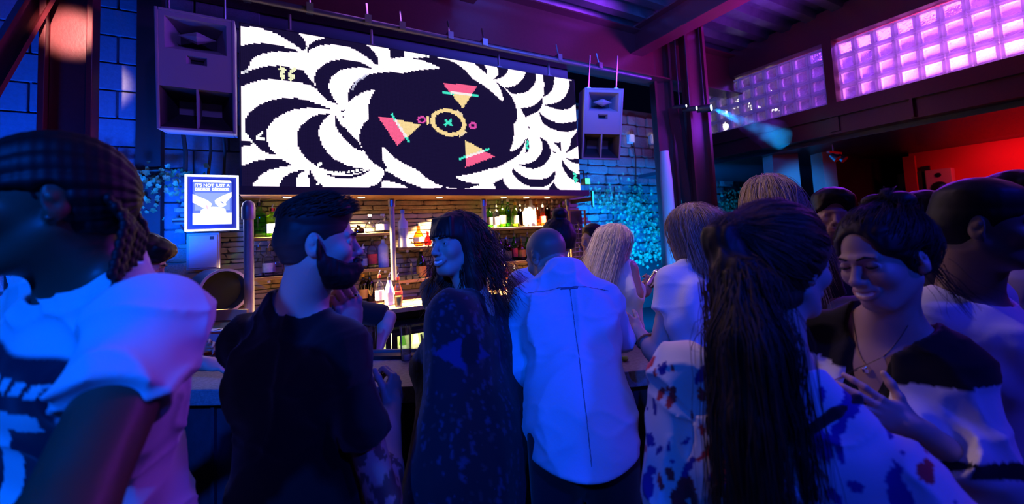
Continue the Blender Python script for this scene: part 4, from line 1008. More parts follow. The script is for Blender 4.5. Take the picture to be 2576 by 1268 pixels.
for i, z in enumerate((.62, .20)):
    k = thing('jigger', '%s shiny bar jigger hanging on the wire rack' % ('upper', 'lower')[i], 'jigger', ((a[0] + b[0]) / 2, 3.44, b[2] + h * z), group='jiggers on the wire rack')
    MB().lathe([(.018, 0), (.008, .03), (.016, .055)], n=12).make('cups', M['chrome'], k, smooth=True); MB().tube([(0, 0, .05), (0, .03, .075)], .003, 5).make('hook', M['steel'], k)
# ---------------------------------------------------------------- ivy, garden, side room, stage lamps
LEAF = []
def leaf_meshes():
    rnd = random.Random(3)
    for k in range(4):                                        # folded five-point ivy leaves, unit size, in the XZ plane facing -Y
        o = [(0, -.5), (.22, -.30), (.5, -.12), (.30, .08), (.30, .34), (0, .55), (-.30, .34), (-.30, .08), (-.5, -.12), (-.22, -.30)]
        v = [(0, .06, 0)] + [(x * rnd.uniform(.85, 1.1), -.10 * abs(x) * 2 + rnd.uniform(-.05, .05), z * rnd.uniform(.9, 1.1)) for x, z in o]
        me = bpy.data.meshes.new('leaf'); me.from_pydata(v, [], [(0, 1 + (i + 1) % 10, 1 + i) for i in range(10)]); me.update(); me.materials.append(M['leaf'][k % 3]); LEAF.append(me)
leaf_meshes()
def ivy(label, spots, n, size, seed, limit=280, stems=()):
    """spots: (point, spread xyz, weight) clouds of leaves hugging a wall"""
    rnd = random.Random(seed); c = spots[0][0]; root = thing('ivy', label, 'plant', (c[0], c[1], 0))
    rest = MB(); tot = sum(s[2] for s in spots)
    for i in range(n):
        r = rnd.uniform(0, tot)
        for p, sp, w in spots:
            r -= w
            if r <= 0: break
        q = [p[j] + rnd.gauss(0, sp[j]) for j in range(3)]; q[1] = min(q[1], p[1] + .03)
        s = size * rnd.uniform(.6, 1.3); e = (rnd.uniform(-.7, .5), rnd.uniform(-.9, .9), rnd.uniform(-.9, .9))
        if i < limit:
            o = bpy.data.objects.new('leaf', LEAF[i % 4]); COL.objects.link(o); o.parent = root
            o.location = (q[0] - c[0], q[1] - c[1], q[2]); o.rotation_euler = e; o.scale = (s, s, s)
        else:
            R = Matrix.Rotation(e[2], 3, 'Z') @ Matrix.Rotation(e[1], 3, 'Y') @ Matrix.Rotation(e[0], 3, 'X')
            rest.add([tuple(Vector((q[0] - c[0], q[1] - c[1], q[2])) + R @ (Vector(v.co) * s)) for v in LEAF[i % 4].vertices], [tuple(f.vertices) for f in LEAF[i % 4].polygons])
    if rest.v: tag(rest.make('foliage', M['leaf'][1], root), kind='stuff')
    for a, b in stems:
        m = [(a[j] + b[j]) / 2 + (.05 if j == 0 else 0) for j in range(3)]
        MB().tube([[a[j] - (c[j] if j < 2 else 0) for j in range(3)], [m[j] - (c[j] if j < 2 else 0) for j in range(3)], [b[j] - (c[j] if j < 2 else 0) for j in range(3)]], .012, 6).make('stem', M['wood'], root)
    return root
P_ = lambda x, y, Y: tuple(atY(x, y, Y))
ivy('ivy trailing over the rough blue-lit wall behind the man with braids', [(P_(320, 470, 3.80), (.10, .03, .07), 3), (P_(395, 465, 3.80), (.13, .03, .06), 3), (P_(320, 525, 3.80), (.06, .03, .07), 2), (P_(440, 440, 3.80), (.10, .03, .03), 1.5), (P_(250, 440, 3.8), (.12, .03, .06), 2)], 290, .038, 2, stems=[(P_(250, 430, 3.83), P_(460, 425, 3.83))])
GY = 6.21
ivy('dense cyan-lit ivy on the garden wall between the video wall and the steel columns', [(P_(1520, 500, GY), (.22, .06, .12), 3), (P_(1600, 520, GY), (.30, .06, .22), 6), (P_(1560, 590, GY), (.25, .06, .18), 4), (P_(1650, 590, GY), (.25, .06, .2), 4), (P_(1620, 640, GY), (.35, .06, .12), 3)], 950, .066, 5, stems=[(P_(1590, 330, 6.29), P_(1600, 470, 6.29)), (P_(1530, 650, 6.33), P_(1545, 470, 6.33))])
ivy('cyan-lit ivy on the garden wall right of the steel columns', [(P_(1830, 520, GY), (.25, .06, .18), 4), (P_(1880, 500, GY), (.28, .06, .15), 3), (P_(1715, 540, GY), (.10, .06, .2), 2), (P_(1820, 590, GY), (.3, .06, .2), 3)], 620, .066, 8, stems=[(P_(1850, 640, 6.33), P_(1860, 430, 6.33))])
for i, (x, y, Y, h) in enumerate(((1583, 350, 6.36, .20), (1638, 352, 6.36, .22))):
    p = atY(x, y, Y); struct(stone_mb(.16, h, .09, random.Random(i)).make('trim_%d' % (12 + i), M['whitepaint'])).location = tuple(p)  # white-painted stones stand in for patches of light on the garden wall
    light('lit_patch_spot', 'SPOT', (p[0], p[1] - .7, p[2] + .3), 5, (1, .93, .75), tuple(p), .02, 28, .5)
# round white column caught by the cyan uplight
p = atD(1674, 420, 5.15); t = struct(MB().lathe([(.10, 0), (.085, .3), (.07, 2.25), (.05, 2.6)], n=16).make('trim_14', M['whitepaint'], smooth=True)); t.location = (p[0], p[1], 0)
light('column_uplight', 'SPOT', (p[0] - .5, p[1] - .9, .25), 260, (.0, .22, 1), (p[0], p[1], 1.9), .05, 40, .8)
# small stage lamp glowing green at the screen corner
p = atY(1478, 456, 3.42); t = thing('stage_lamp', 'small lamp glowing green at the lower right corner of the video wall', 'lamp', p)
box('housing', (-.035, 0, -.035), (.035, .07, .035), M['black'], t, bevel=.004); box('lens', (-.03, -.006, -.03), (.03, -.0005, .03), emat('green_lens', (.1, 1.0, .55), 1.6), t); MB().tube([(0, .05, .03), (0, .06, .12), (-.06, .06, .12)], .008, 6).make('bracket', M['black'], t)
p = atY(1492, 500, 3.42); t = thing('light_strip', 'short vertical cyan light strip beside the bottle shelves', 'light', p); box('channel', (-.012, 0, -.09), (.012, .02, .09), M['black'], t); box('wall_bracket', (-.01, .02, -.02), (.01, .43, .02), M['black'], t); box('diffuser', (-.009, -.004, -.085), (.009, -.0005, .085), emat('cyan_strip', (.02, .45, 1.0), 2.0), t)
# three spot lamps high by the columns, one throwing a hazy blue beam
for i, (x, y, c, s, nm) in enumerate(((1726, 266, (.8, .9, 1), 6, 'leftmost of three small bright spotlights by the steel columns'), (1752, 272, (.85, .95, 1), 10, 'middle of three small bright spotlights by the steel columns'), (1789, 271, (.35, .75, 1), 22, 'blue beam spotlight, brightest of three by the steel columns'))):
    p = atD(x, y, 5.15); t = thing('spotlight', nm, 'lamp', p, math.radians(20)); r = (.016, .022, .034)[i]
    MB().tube([(0, .16, .02), (0, .02, 0), (0, 0, 0)], [r * 1.3, r * 1.5, r * 1.25], 12).make('housing', M['black'], t, smooth=True); MB().tube([(0, -.004, 0), (0, -.001, 0)], r, 14).make('lens', emat('spot_lens', c, s), t); MB().tube([(0, .08, .02), (0, .08, 4.3 - p[2])], .008, 6).make('hanging_rod', M['black'], t)
a = atD(1791, 272, 5.08); b = atD(1945, 340, 4.6)
light('beam', 'SPOT', tuple(a), 420, (.0, .32, 1), tuple(b), .02, 16, .5)
d = nrm(b - a); L = 1.25 * np.linalg.norm(b - a)
hz = MB().tube([a + d * .03, a + d * L * .3, a + d * L * .6, a + d * L * .82, a + d * L * .95, a + d * L], [.015, .055, .14, .18, .11, .02], 24).make('haze', None, None, smooth=True)
vm = bpy.data.materials.new('haze'); vm.use_nodes = True; nt = vm.node_tree; nt.nodes.clear()
vol = nt.nodes.new('ShaderNodeVolumeScatter'); vol.inputs['Color'].default_value = (.8, .9, 1, 1); vol.inputs['Anisotropy'].default_value = .2
tc = nt.nodes.new('ShaderNodeTexCoord'); nz = nt.nodes.new('ShaderNodeTexNoise'); nz.inputs['Scale'].default_value = 4.5; nz.inputs['Detail'].default_value = 4
cr = nt.nodes.new('ShaderNodeMapRange'); cr.inputs['From Min'].default_value = .42; cr.inputs['From Max'].default_value = .75; cr.inputs['To Min'].default_value = .12; cr.inputs['To Max'].default_value = 2.2
o = nt.nodes.new('ShaderNodeOutputMaterial'); nt.links.new(tc.outputs['Object'], nz.inputs['Vector']); nt.links.new(nz.outputs['Fac'], cr.inputs['Value']); nt.links.new(cr.outputs[0], vol.inputs['Density']); nt.links.new(vol.outputs[0], o.inputs['Volume'])
hz.data.materials.append(vm); tag(hz, 'blue haze glowing in the beam of the spotlight under the glass block wall', 'haze', kind='stuff')
# side room: pillars, wall monitor, cameras
for i, (x0, x1, y0, D) in enumerate(((1932, 1996, 415, 6.35), (2058, 2090, 440, 6.3))):
    q0, q1 = atD(x0, y0, D), atD(x1, y0, D); c = (q0 + q1) / 2; w = np.linalg.norm(q1 - q0) / 2
    t = struct(box('trim_%d' % (15 + i), (-w, -.12, 0), (w, .12, 2.66), M['whitepaint'])); t.location = (c[0], c[1], 0); t.rotation_euler = (0, 0, math.radians(-29))
light('side_room_cyan', 'SPOT', (5.2, 2.2, 2.2), 110, (.0, .26, 1), tuple(atD(2010, 480, 6.3)), .1, 26, .6)
p = atX(2328, 465, 8.9); t = thing('wall_monitor', 'pair of dark two-way loudspeakers mounted on the red wall', 'loudspeaker', (8.86, p[1], p[2]), math.radians(-90))
for k, x in enumerate((-.17, .17)):
    o = box('cabinet', (x - .15, -.01, -.22), (x + .15, .13, .22), M['black'] if k == 0 else mat('pale_baffle', (.7, .6, .6), .5), t, bevel=.01)
    for z, r in ((-.07, .10), (.13, .035)):
        MB().tube([(x, -.018, z), (x, -.010, z)], r, 20).make('driver', M['speaker_dark'], t, smooth=True); MB().tube([(x, -.026, z), (x, -.018, z)], [r * .3, r * .9], 16).make('cone', M['blackgloss'], t, smooth=True)
box('bracket', (-.05, .1, -.3), (.05, .16, .3), M['black'], t)
p = atD(2098, 396, 5.6); t = thing('ceiling_lamp_pair', 'pair of small dark track lamps under the low ceiling of the side room', 'lamp', p)
for x in (-.07, .12): MB().tube([(x, 0, .03), (x, -.05, -.02), (x, -.07, -.04)], [.03, .045, .05], 12).make('lamp_head', M['steel'], t, smooth=True)
MB().box((-.15, -.015, .05), (.2, .015, .08)).tube([(0, 0, .08), (0, 0, 2.66 - p[2])], .012, 6).make('track', M['steel'], t)
p = atX(2240, 460, 8.9); t = struct(box('trim_17', (8.80, 2.60, .2), (8.86, 2.74, 2.6), M['red']))
# ---------------------------------------------------------------- people
Fh = nrm((Mcam[2][0], Mcam[2][1], 0)); YAW0 = math.degrees(math.atan2(-Fh[0], Fh[1]))
def camrot(a, pitch=0, roll=0): return rot(YAW0 - a, pitch, roll)      # a = 0 looks away from the lens, 90 to the right, -90 to the left
def skin(name, c, r=.45): return mat(name, c, r, attr=True, spec=.4)
M['skin'] = skin('skin', (1, 1, 1)); M['hair'] = mat('hair', (1, 1, 1), .55, attr=True, spec=.3)
M['cloth'] = mat('cloth', (1, 1, 1), .85, attr=True, bump=.10, bscale=220, sheen=.15, spec=.2)
M['eye'] = mat('eye', (1, 1, 1), .12, attr=True)
SK = {'pale': (.50, .33, .26), 'mid': (.42, .27, .20), 'tan': (.42, .25, .17), 'dark': (.13, .065, .04)}
def colmix(a, b, t): return np.asarray(a)[None] * (1 - t[:, None]) + np.asarray(b)[None] * t[:, None]
class Person:
    def __init__(s, label, head, look, sh, body, sex='m', hs=1., smile=0., tone='pale', w=None, pelvis=None, jaw=1., group=None, hv=.0042, bv=.011, nose=1., up=None, girth=1., scale=1.):
        s.sex, s.tone, s.hv, s.bv = sex, SK[tone] if isinstance(tone, str) else tone, hv, bv
        s.sc = scale
        s.hc = atD(*head); s.hR = camrot(*look); s.hs = hs * scale; s.smile, s.jaw = smile, jaw
        s.N = atD(*sh); s.w = (w or (.185 if sex == 'm' else .160)) * scale
        s.P = atD(*pelvis) if pelvis else s.N + np.array([0, 0, -.52 * scale])
        U = nrm(s.N - s.P); F = camrot(body)[:, 1]; F = nrm(F - U * np.dot(F, U)); Rr = np.cross(F, U)
        s.U, s.F, s.R = U, F, Rr; s.TR = np.stack([Rr, F, U], 1); s.L = np.linalg.norm(s.N - s.P)
        s.g = girth * scale
        s.sj = {1: s.T(s.w, 0, -.035 * scale), -1: s.T(-s.w, 0, -.035 * scale)}
        s.arm = {}; s.hand = {}; s.handpts = []
        s.root = thing('person', label, 'person', (s.P[0], s.P[1], 0), 0, group)
        s.off = np.array([s.P[0], s.P[1], 0])
    def T(s, x, y, z): return s.N + s.TR @ np.array([x, y, z], float)
    def H(s, x, y, z): return s.hc + s.hs * (s.hR @ np.array([x, y, z], float))
    def toT(s, p): return (p - s.N) @ s.TR
    def toH(s, p): return ((p - s.hc) @ s.hR) / s.hs
    def setarm(s, side, elbow=None, wrist=None, d=None, n=None, sh=None, **hk):
        """joints as (px, py, depth) or ready points; a missing one hangs down"""
        j = lambda q: None if q is None else (atD(*q) if isinstance(q, tuple) else np.asarray(q))
        if sh is not None: s.sj[side] = j(sh)
        S = s.sj[side]; E = j(elbow); W_ = j(wrist)
        if E is None: E = S + .29 * s.sc * nrm(-s.U + s.R * side * .18 - s.F * .05)
        if W_ is None: W_ = E + .25 * s.sc * nrm(np.array([0, 0, -1.]) + s.F * .35)
        s.arm[side] = (S, E, W_); s.hand[side] = (nrm(W_ - E) if d is None else nrm(d), (-s.R * side) if n is None else nrm(n), hk)
    def torso(s, f, e=0., slim=1., top=True):
        g, T, R = s.g, s.T, s.TR; q = s.sc; f_ = s.sex == 'f'; L = s.L; w = s.w
        ex = lambda *r: tuple(v * g + e for v in r)
        f.ell(T(0, .005, -.19 * q), ex(.135 if f_ else .152, .092 if f_ else .104, .20), R, k=.05)
        f.ell(T(0, -.01, -.085 * q), ex(w * .86, .068, .078), R, k=.05)
        f.ell(T(0, .008, -.36 * q), ex(.108 * slim if f_ else .130, .084 if f_ else .096, .17), R, k=.06)
        f.ell(T(0, -.008, -L), ex(.148 if f_ else .146, .106, .130), R, k=.07)
        for sd in (-1, 1):
            S = s.sj[sd]
            f.cone(T(sd * .035, -.02, .045 * q), S + s.U * .005, .030 * g + e, .036 * g + e, k=.04)
            f.ell(S, ex(.045 if f_ else .054, .045 if f_ else .053, .048 if f_ else .055), R, k=.04)
            f.cone(S, T(sd * w * .70, .0, -.20 * q), .042 * g + e, .060 * g + e, k=.04)
            if f_: f.ell(T(sd * .072, .082, -.175 * q), ex(.056, .050, .058), R, k=.035)
            else: f.ell(T(sd * .078, .070, -.13 * q), ex(.075, .040, .060), R, k=.04)
            f.ell(T(sd * .085, -.070, -.15 * q), ex(.062, .030, .085), R, k=.04)
    def limbs(s, f, e=0., upto=2., cut=True, flare=0., only=None):
        f_ = s.sex == 'f'; g = s.g; a0, a1, a2 = (.039, .034, .023) if f_ else (.049, .041, .028)
        for sd, (S, E, W_) in s.arm.items():
            if only and sd not in only: continue
            u = min(upto, 1.)
            if u < 1.:
                B = S + (E - S) * u; r1 = a0 + (a1 - a0) * u; dirn = nrm(E - S)
                def fn(p, S=S, B=B, r1=r1, dirn=dirn): return smax(sd_cone(p, S, B + dirn * .06, a0 * g + e, r1 * g + e + flare), (p - B) @ dirn, .004)
                m = a0 * g + e + flare + .02
                f.fn(fn, np.minimum(S, B) - m, np.maximum(S, B) + m, k=.03)
                continue
            f.cone(S, E, a0 * g + e, a1 * g + e, k=.03 if e == 0 else .014)
            mid = S + (E - S) * .5
            if upto > 1:
                v = min(upto - 1, 1.); B = E + (W_ - E) * v; bb = E + (W_ - E) * min(.28, v)
                if v >= 1 and e == 0:
                    f.cone(E, bb, a1 * g * .98, a1 * g * 1.04, k=.02); f.cone(bb, W_, a1 * g * 1.04, a2 * g, k=.02)
                else:
                    dirn = nrm(W_ - E); r2 = a1 + (a2 - a1) * v
                    def fn(p, E=E, B=B, r2=r2, dirn=dirn): return smax(sd_cone(p, E, B + dirn * .03, a1 * g + e, r2 * g + e + flare), (p - B) @ dirn, .004)
                    m = a1 * g + e + flare + .02
                    f.fn(fn, np.minimum(E, B) - m, np.maximum(E, B) + m, k=.03)
    def build_body(s, legs=True, colour=None, hands=True):
        for sd in (1, -1):
            if sd not in s.arm: s.setarm(sd)
        f = Field(); s.torso(f)
        nb = s.T(0, -.015, .0); nr = (.046 if s.sex == 'f' else .060) * s.hs
        f.cone(nb, s.H(0, -.022, -.055), nr * 1.12, nr, k=.045)
        f.cone(s.T(0, .0, .02), s.H(0, .0, -.07), nr * .85, nr * .85, k=.03)
        hf = head_field(s.sex, s.smile, s.jaw); s.hf = hf; r = .16 * s.hs
        f.fn(lambda p: s.hs * hf(s.toH(p)), s.hc - r, s.hc + r, k=.02)
        s.limbs(f)
        fine = [(s.hc - .125 * s.hs, s.hc + .125 * s.hs, s.hv)]
        if hands:
            for sd, (S, E, W_) in s.arm.items():
                d, n, hk = s.hand[sd]; hk = dict(hk); fineh = hk.pop('fine', None)
                hand_prims(f, W_, d, n, sd, s=(.93 if s.sex == 'f' else 1.04) * s.sc * hk.pop('size', 1.), **hk)
                if fineh:
                    c = W_ + d * .09; fine.append((c - .115, c + .115, fineh))
        if legs:
            q = s.sc
            for sd in (-1, 1):
                hip = s.T(sd * .085, 0, -s.L - .02); ank = np.array([hip[0], hip[1], .085]) + s.R * sd * .03
                kn = (hip + ank) / 2 + s.F * .02 + np.array([0, 0, .01])
                f.cone(hip, kn, .085 * s.g, .055 * s.g, k=.04); f.cone(kn, ank, .054 * s.g, .036 * s.g, k=.02)
                f.cone(ank + [0, 0, -.045], ank + s.F * .16 + [0, 0, -.055], .034, .026, k=.02)
                s.legs = getattr(s, 'legs', {}); s.legs[sd] = (hip, kn, ank)
        f.hi += .03; f.lo -= .03; f.lo[2] = max(f.lo[2], -.01)
        s.body_field = f
        P, Q = mesh_sdf(f, f.lo, f.hi, s.bv, fine)
        c = np.repeat(np.array(s.tone)[None], len(P), 0)
        h = s.toH(P); mw = .022 + .007 * s.smile
        lip = np.exp(-((h[:, 0] / mw) ** 4)) * np.exp(-((h[:, 2] + .066 - .008 * s.smile * (h[:, 0] / mw) ** 2) / .0085) ** 4) * (h[:, 1] > .07)
        c = c * (1 - .75 * lip[:, None]) + np.array(s.tone) * np.array([.85, .42, .45]) * .75 * lip[:, None]
        if s.smile > .3:
            tt = (np.abs(h[:, 0]) < mw * .75) & (np.abs(h[:, 2] + .0655 - .008 * s.smile * (h[:, 0] / mw) ** 2 + .001 * s.smile) < .0040) & (h[:, 1] > .075)
            c[tt] = (.85, .82, .78)
        if colour: c = colour(P, c)
        s.body = mesh_obj('body', P - s.off, Q, M['skin'], s.root, c)
        return s.body
    def eyes(s, iris=(.12, .07, .04), gaze=(0, 0), lid=None):
        for sd in (-1, 1):
            V = []; Fc = []; n, m = 14, 9
            for i in range(m + 1):
                for j in range(n):
                    th = np.pi * i / m; ph = 2 * np.pi * j / n
                    V.append((np.sin(th) * np.cos(ph), np.cos(th), np.sin(th) * np.sin(ph)))
            for i in range(m):
                for j in range(n): Fc.append((i * n + j, i * n + (j + 1) % n, (i + 1) * n + (j + 1) % n, (i + 1) * n + j))
            V = np.array(V); g = rot(-gaze[0], gaze[1]); c = np.where((V[:, 1] > .86)[:, None], np.array(iris)[None], np.array([.75, .74, .74])[None]); c[V[:, 1] > .97] = .01
            V = (V @ g.T) * .0127 + np.array([sd * .031, .0752, .0005])
            o = mesh_obj('eye', s.hc + s.hs * (V @ s.hR.T) - s.off, np.array(Fc), M['eye'], s.root, c)
    def brows(s, c=(.02, .012, .01), th=.0036, lift=0.):
        f = Field()
        for sd in (-1, 1): f.chain([(sd * .013, .0985, .0190 + lift), (sd * .030, .0965, .0245 + lift), (sd * .046, .0835, .0195 + lift)], [th, th, th * .5], k=.003)
        s.hmesh(f, 'eyebrows', .0025, c, M['hair'])
    def hmesh(s, f, name, h, c, m, parent=None, colour=None, tris=None):
        """mesh a field given in head coordinates"""
        P, Q = mesh_sdf(f, f.lo - .02, f.hi + .02, h)
        if len(P) == 0: return None
        cc = np.repeat(np.array(c)[None], len(P), 0) if colour is None else colour(P)
        o = mesh_obj(name, s.hc + s.hs * (P @ s.hR.T) - s.off, Q, m, parent or s.root, cc)
        if name == 'hair': s.hair_obj = o
        return o
    def wmesh(s, f, name, h, c, m=None, colour=None, parent=None, fine=()):
        P, Q = mesh_sdf(f, f.lo - .05, f.hi + .05, h, fine)
        if len(P) == 0: return None
        cc = np.repeat(np.array(c)[None], len(P), 0) if colour is None else colour(P)
        return mesh_obj(name, P - s.off, Q, m or M['cloth'], parent or s.root, cc)
    # ------------------------------------------------------------ clothes
    def top(s, c, name='t_shirt', e=.009, sleeve=.62, neck=.085, hem=.10, h=.009, flare=.012, colour=None, folds=.008, nz=0., fill=0., vneck=0., tank=False, loose=0., fine=(), only=None, collar=False, hemcurve=0.):
        f = Field(); s.torso(f, e, slim=1.1)
        f.ell(s.T(0, .0, -s.L * .75), (.128 * s.g + e + loose, .092 * s.g + e + loose, .2), s.TR, k=.05)
        f.ell(s.T(0, .0, -s.L - .02), (.148 * s.g + e + loose, .108 * s.g + e + loose, .15 + hem), s.TR, k=.06)
        if fill:
            nb = s.T(0, -.015, .0); f.cone(nb, nb + (s.H(0, -.022, -.055) - nb) * fill, .067 * s.hs + e + .004, .060 * s.hs + e, k=.045)
        if not tank: s.limbs(f, e + .003, sleeve, flare=flare, only=only)
        if folds:
            def fold(p):
                t = s.toT(p); x, y, z = t[:, 0], t[:, 1], t[:, 2]
                a = vnoise(np.stack([x * 8 + 3, y * 8, z * 2.6], -1) + 11.3); b = vnoise(np.stack([x * 5 + z * 9, y * 6, z * 9 - x * 6], -1) + 4.7); c = vnoise(np.stack([x * 6 - z * 9, y * 6, z * 9 + x * 6], -1) + 27.1)
                return -folds * ((1 - np.abs(a)) ** 5 * 1.1 + (1 - np.abs(b)) ** 6 * .8 + (1 - np.abs(c)) ** 6 * .8) + folds * .5
            f.fn(fold, (0, 0, 0), (0, 0, 0), mode='d')
        if hem is not None:
            def hemcut(p): t = s.toT(p); return -(t[:, 2] + s.L + hem - hemcurve * (t[:, 0] / .2) ** 2)
            f.fn(hemcut, 0, 0, k=.004, mode='i')
        nk = s.T(0, .005, .0); tp = s.H(0, -.02, -.06); ax = nrm(tp - nk)
        f.fn(lambda p: sd_cone(p, nk + ax * (.012 + neck * .1 + nz) - s.F * .008, nk + ax * .25, neck * s.g, neck * s.g * 1.5), nk - .3, nk + .4, k=.01, mode='s')
        if vneck: f.fn(lambda p: sd_cone(p, nk + s.F * .10 + s.U * .02, nk + s.F * .13 - s.U * vneck, neck * .85, .012), nk - .4, nk + .4, k=.01, mode='s')
        if tank:
            for sd in (-1, 1): f.fn(lambda p, sd=sd: sd_cone(p, s.T(sd * (s.w + .030), 0, .06), s.T(sd * (s.w + .030), .01, -.15), .078, .062), s.N - .4, s.N + .4, k=.012, mode='s')
        s.top_field = f
        return s.wmesh(f, name, h, c, colour=colour, fine=fine)
    def trousers(s, c=(.012, .012, .018), h=.018, e=.014, name='trousers'):
        f = Field(); f.ell(s.T(0, -.008, -s.L), (.148 * s.g + e, .108 * s.g + e, .14), s.TR, k=.03)
        for sd, (hip, kn, ank) in s.legs.items():
            f.cone(hip, kn, .088 * s.g + e, .062 * s.g + e, k=.03); f.cone(kn, ank + [0, 0, .0], .062 * s.g + e, .055 + e, k=.02)
        f.fn(lambda p: s.toT(p)[:, 2] + s.L - .10, 0, 0, k=.004, mode='i')
        s.wmesh(f, name, h, c)
        for sd, (hip, kn, ank) in s.legs.items():
            g = Field(); g.cone(ank + [0, 0, -.02], ank + [0, 0, -.045], .050, .048, k=.02); g.cone(ank + [0, 0, -.045], ank + s.F * .15 + [0, 0, -.050], .046, .036, k=.03)
            s.wmesh(g, 'shoe', .016, (.02, .018, .018))
    # ------------------------------------------------------------ hair
    def hair_field(s, th=.012, line=.0, side=.0, back=-.075, top=None, noise=.003, freq=(60, 60, 14), forehead=.052, ears=True):
        """skull-hugging hair: th thickness, clear of the face; back = how low it comes on the nape"""
        hf = s.hf; f = Field()
        f.fn(lambda p: sd_ell(p, (0, -.012, .034), (.077, .098, .087)) - (th if top is None else top(p)), (-.1, -.13, -.14), (.1, .13, .15), k=0)
        f.fn(lambda p: sd_cone(p, (0, -.045, 0), (0, -.040, back), .066 + th, .052 + th), (-.1, -.14, -.18), (.1, .1, .1), k=.03)
        if noise: f.fn(lambda p: -noise * np.abs(vnoise(p * freq + 3.1)) * 2 + noise, 0, 0, mode='d')
        fl = forehead
        f.fn(lambda p: smin(sd_ell(p, (0, .135, -.035 + line), (.076, .088, .118)), smin(sd_box(p, (0, .09, -.11), (.2, .075, .085), rnd=.03), sd_box(p, (0, .10 + side, -.08), (.2, .070, .1), rnd=.04), .02), .02), np.array([-.3] * 3), np.array([.3] * 3), k=.012, mode='s')
        f.fn(lambda p: -(p[:, 2] - back), 0, 0, k=.01, mode='i')
        if ears:
            for sd in (-1, 1): f.ell((sd * .088, -.006, -.006), (.022, .026, .037), k=.006, mode='s')
        return f
    def strands(s, roots, step_dir, n=12, step=.02, rad=.0011, c=(.05, .03, .02), cvar=.4, field=None, lift=.002, space='H', name='hair_strands', jitter=.15, parent=None, taper=True):
        """comb polylines over a field's surface and sweep each into a thin three-sided lock"""
        p = np.array(roots, float); N = len(p); rng = np.random.RandomState(3); path = [p.copy()]
        off = rng.uniform(.2, 1.6, N) * lift; ph = rng.normal(0, 1, (N, 3))
        for k in range(n):
            d = step_dir(p, k) + jitter * ph * (.5 + .5 * np.sin(k * .9 + ph[:, :1] * 3))
            d /= np.linalg.norm(d, axis=1, keepdims=True) + 1e-9
            if field is not None:
                e = .004; g = np.stack([field(p + np.eye(3)[i] * e) - field(p - np.eye(3)[i] * e) for i in range(3)], -1); g /= np.linalg.norm(g, axis=1, keepdims=True) + 1e-9
                near = np.abs(field(p)) < .05
                dn = (d * g).sum(1, keepdims=True); d = np.where(near[:, None], d - g * np.minimum(dn, 0), d); d /= np.linalg.norm(d, axis=1, keepdims=True) + 1e-9
                p = p + d * step
                v = field(p); pull = np.where(v < off, off - v, 0); p = p + g * np.minimum(pull, .03)[:, None]
            else: p = p + d * step
            path.append(p.copy())
        A = np.stack(path, 1); m = A.shape[1]
        if space == 'H': A = s.hc + s.hs * (A @ s.hR.T)
        tang = np.gradient(A, axis=1); tang /= np.linalg.norm(tang, axis=2, keepdims=True) + 1e-9
        ref = nrm(rng.normal(size=3)); u = np.cross(tang, ref); u /= np.linalg.norm(u, axis=2, keepdims=True) + 1e-9; w = np.cross(tang, u)
        r = rad * (1 - .75 * np.linspace(0, 1, m) ** 2 if taper else np.ones(m)); r = r[None, :, None] * rng.uniform(.6, 1.4, N)[:, None, None]
        ring = np.stack([A + r * (np.cos(a) * u + np.sin(a) * w) for a in (0, 2.094, 4.189)], 2)
        V = ring.reshape(-1, 3); b = (np.arange(N)[:, None] * m + np.arange(m - 1)[None]) * 3
        Q = np.concatenate([np.stack([b + i, b + (i + 1) % 3, b + 3 + (i + 1) % 3, b + 3 + i], -1).reshape(-1, 4) for i in range(3)])
        cc = np.array(c)[None] * (1 + cvar * rng.uniform(-1, 1, N))[:, None]; cc = np.repeat(cc, m * 3, 0)
        o = mesh_obj(name, V - s.off, Q, M['hair'], parent or s.hair_obj, cc); o['kind'] = 'stuff'; return o
def scalp(n, seed=1, lo=-.02, front=.075, th=.010):
    """random roots over the skull (head coordinates)"""
    r = np.random.RandomState(seed); v = r.normal(size=(n * 4, 3)); v /= np.linalg.norm(v, axis=1, keepdims=True)
    p = v * [.077 + th, .098 + th, .087 + th] + [0, -.012, .034]
    face = (p[:, 1] > .0) & (p[:, 2] < .07 - .3 * np.maximum(0, .06 - np.abs(p[:, 1]))) & (p[:, 1] + p[:, 2] * -.6 > .03)
    p = p[(p[:, 2] > lo) & ~face]; return p[:n]
WHT = (.74, .74, .76)
def snap(field, pts, d, out=.0005):
    """push points along d until they lie on a surface"""
    pts = np.array(pts, float); d = nrm(d)
    for k in range(40): pts = pts + d * np.clip(field(pts) - out, -.02, .03)[:, None]
    return pts
def down_dir(b=.25, out=0.):
    """combing direction in head coordinates: back over the skull, then down"""
    def f(p, k):
        d = np.zeros_like(p); d[:, 2] = -1; d[:, 1] = -b; d[:, 0] = p[:, 0] * out; return d
    return f
def to_point(pt, grav=None):
    pt = np.array(pt)
    def f(p, k):
        d = pt - p; L = np.linalg.norm(d, axis=1, keepdims=True) + 1e-6; return d / L
    return f
BRN = (.035, .018, .010); BLK = (.010, .007, .006); BLD = (.55, .40, .24); PLT = (.78, .66, .48)
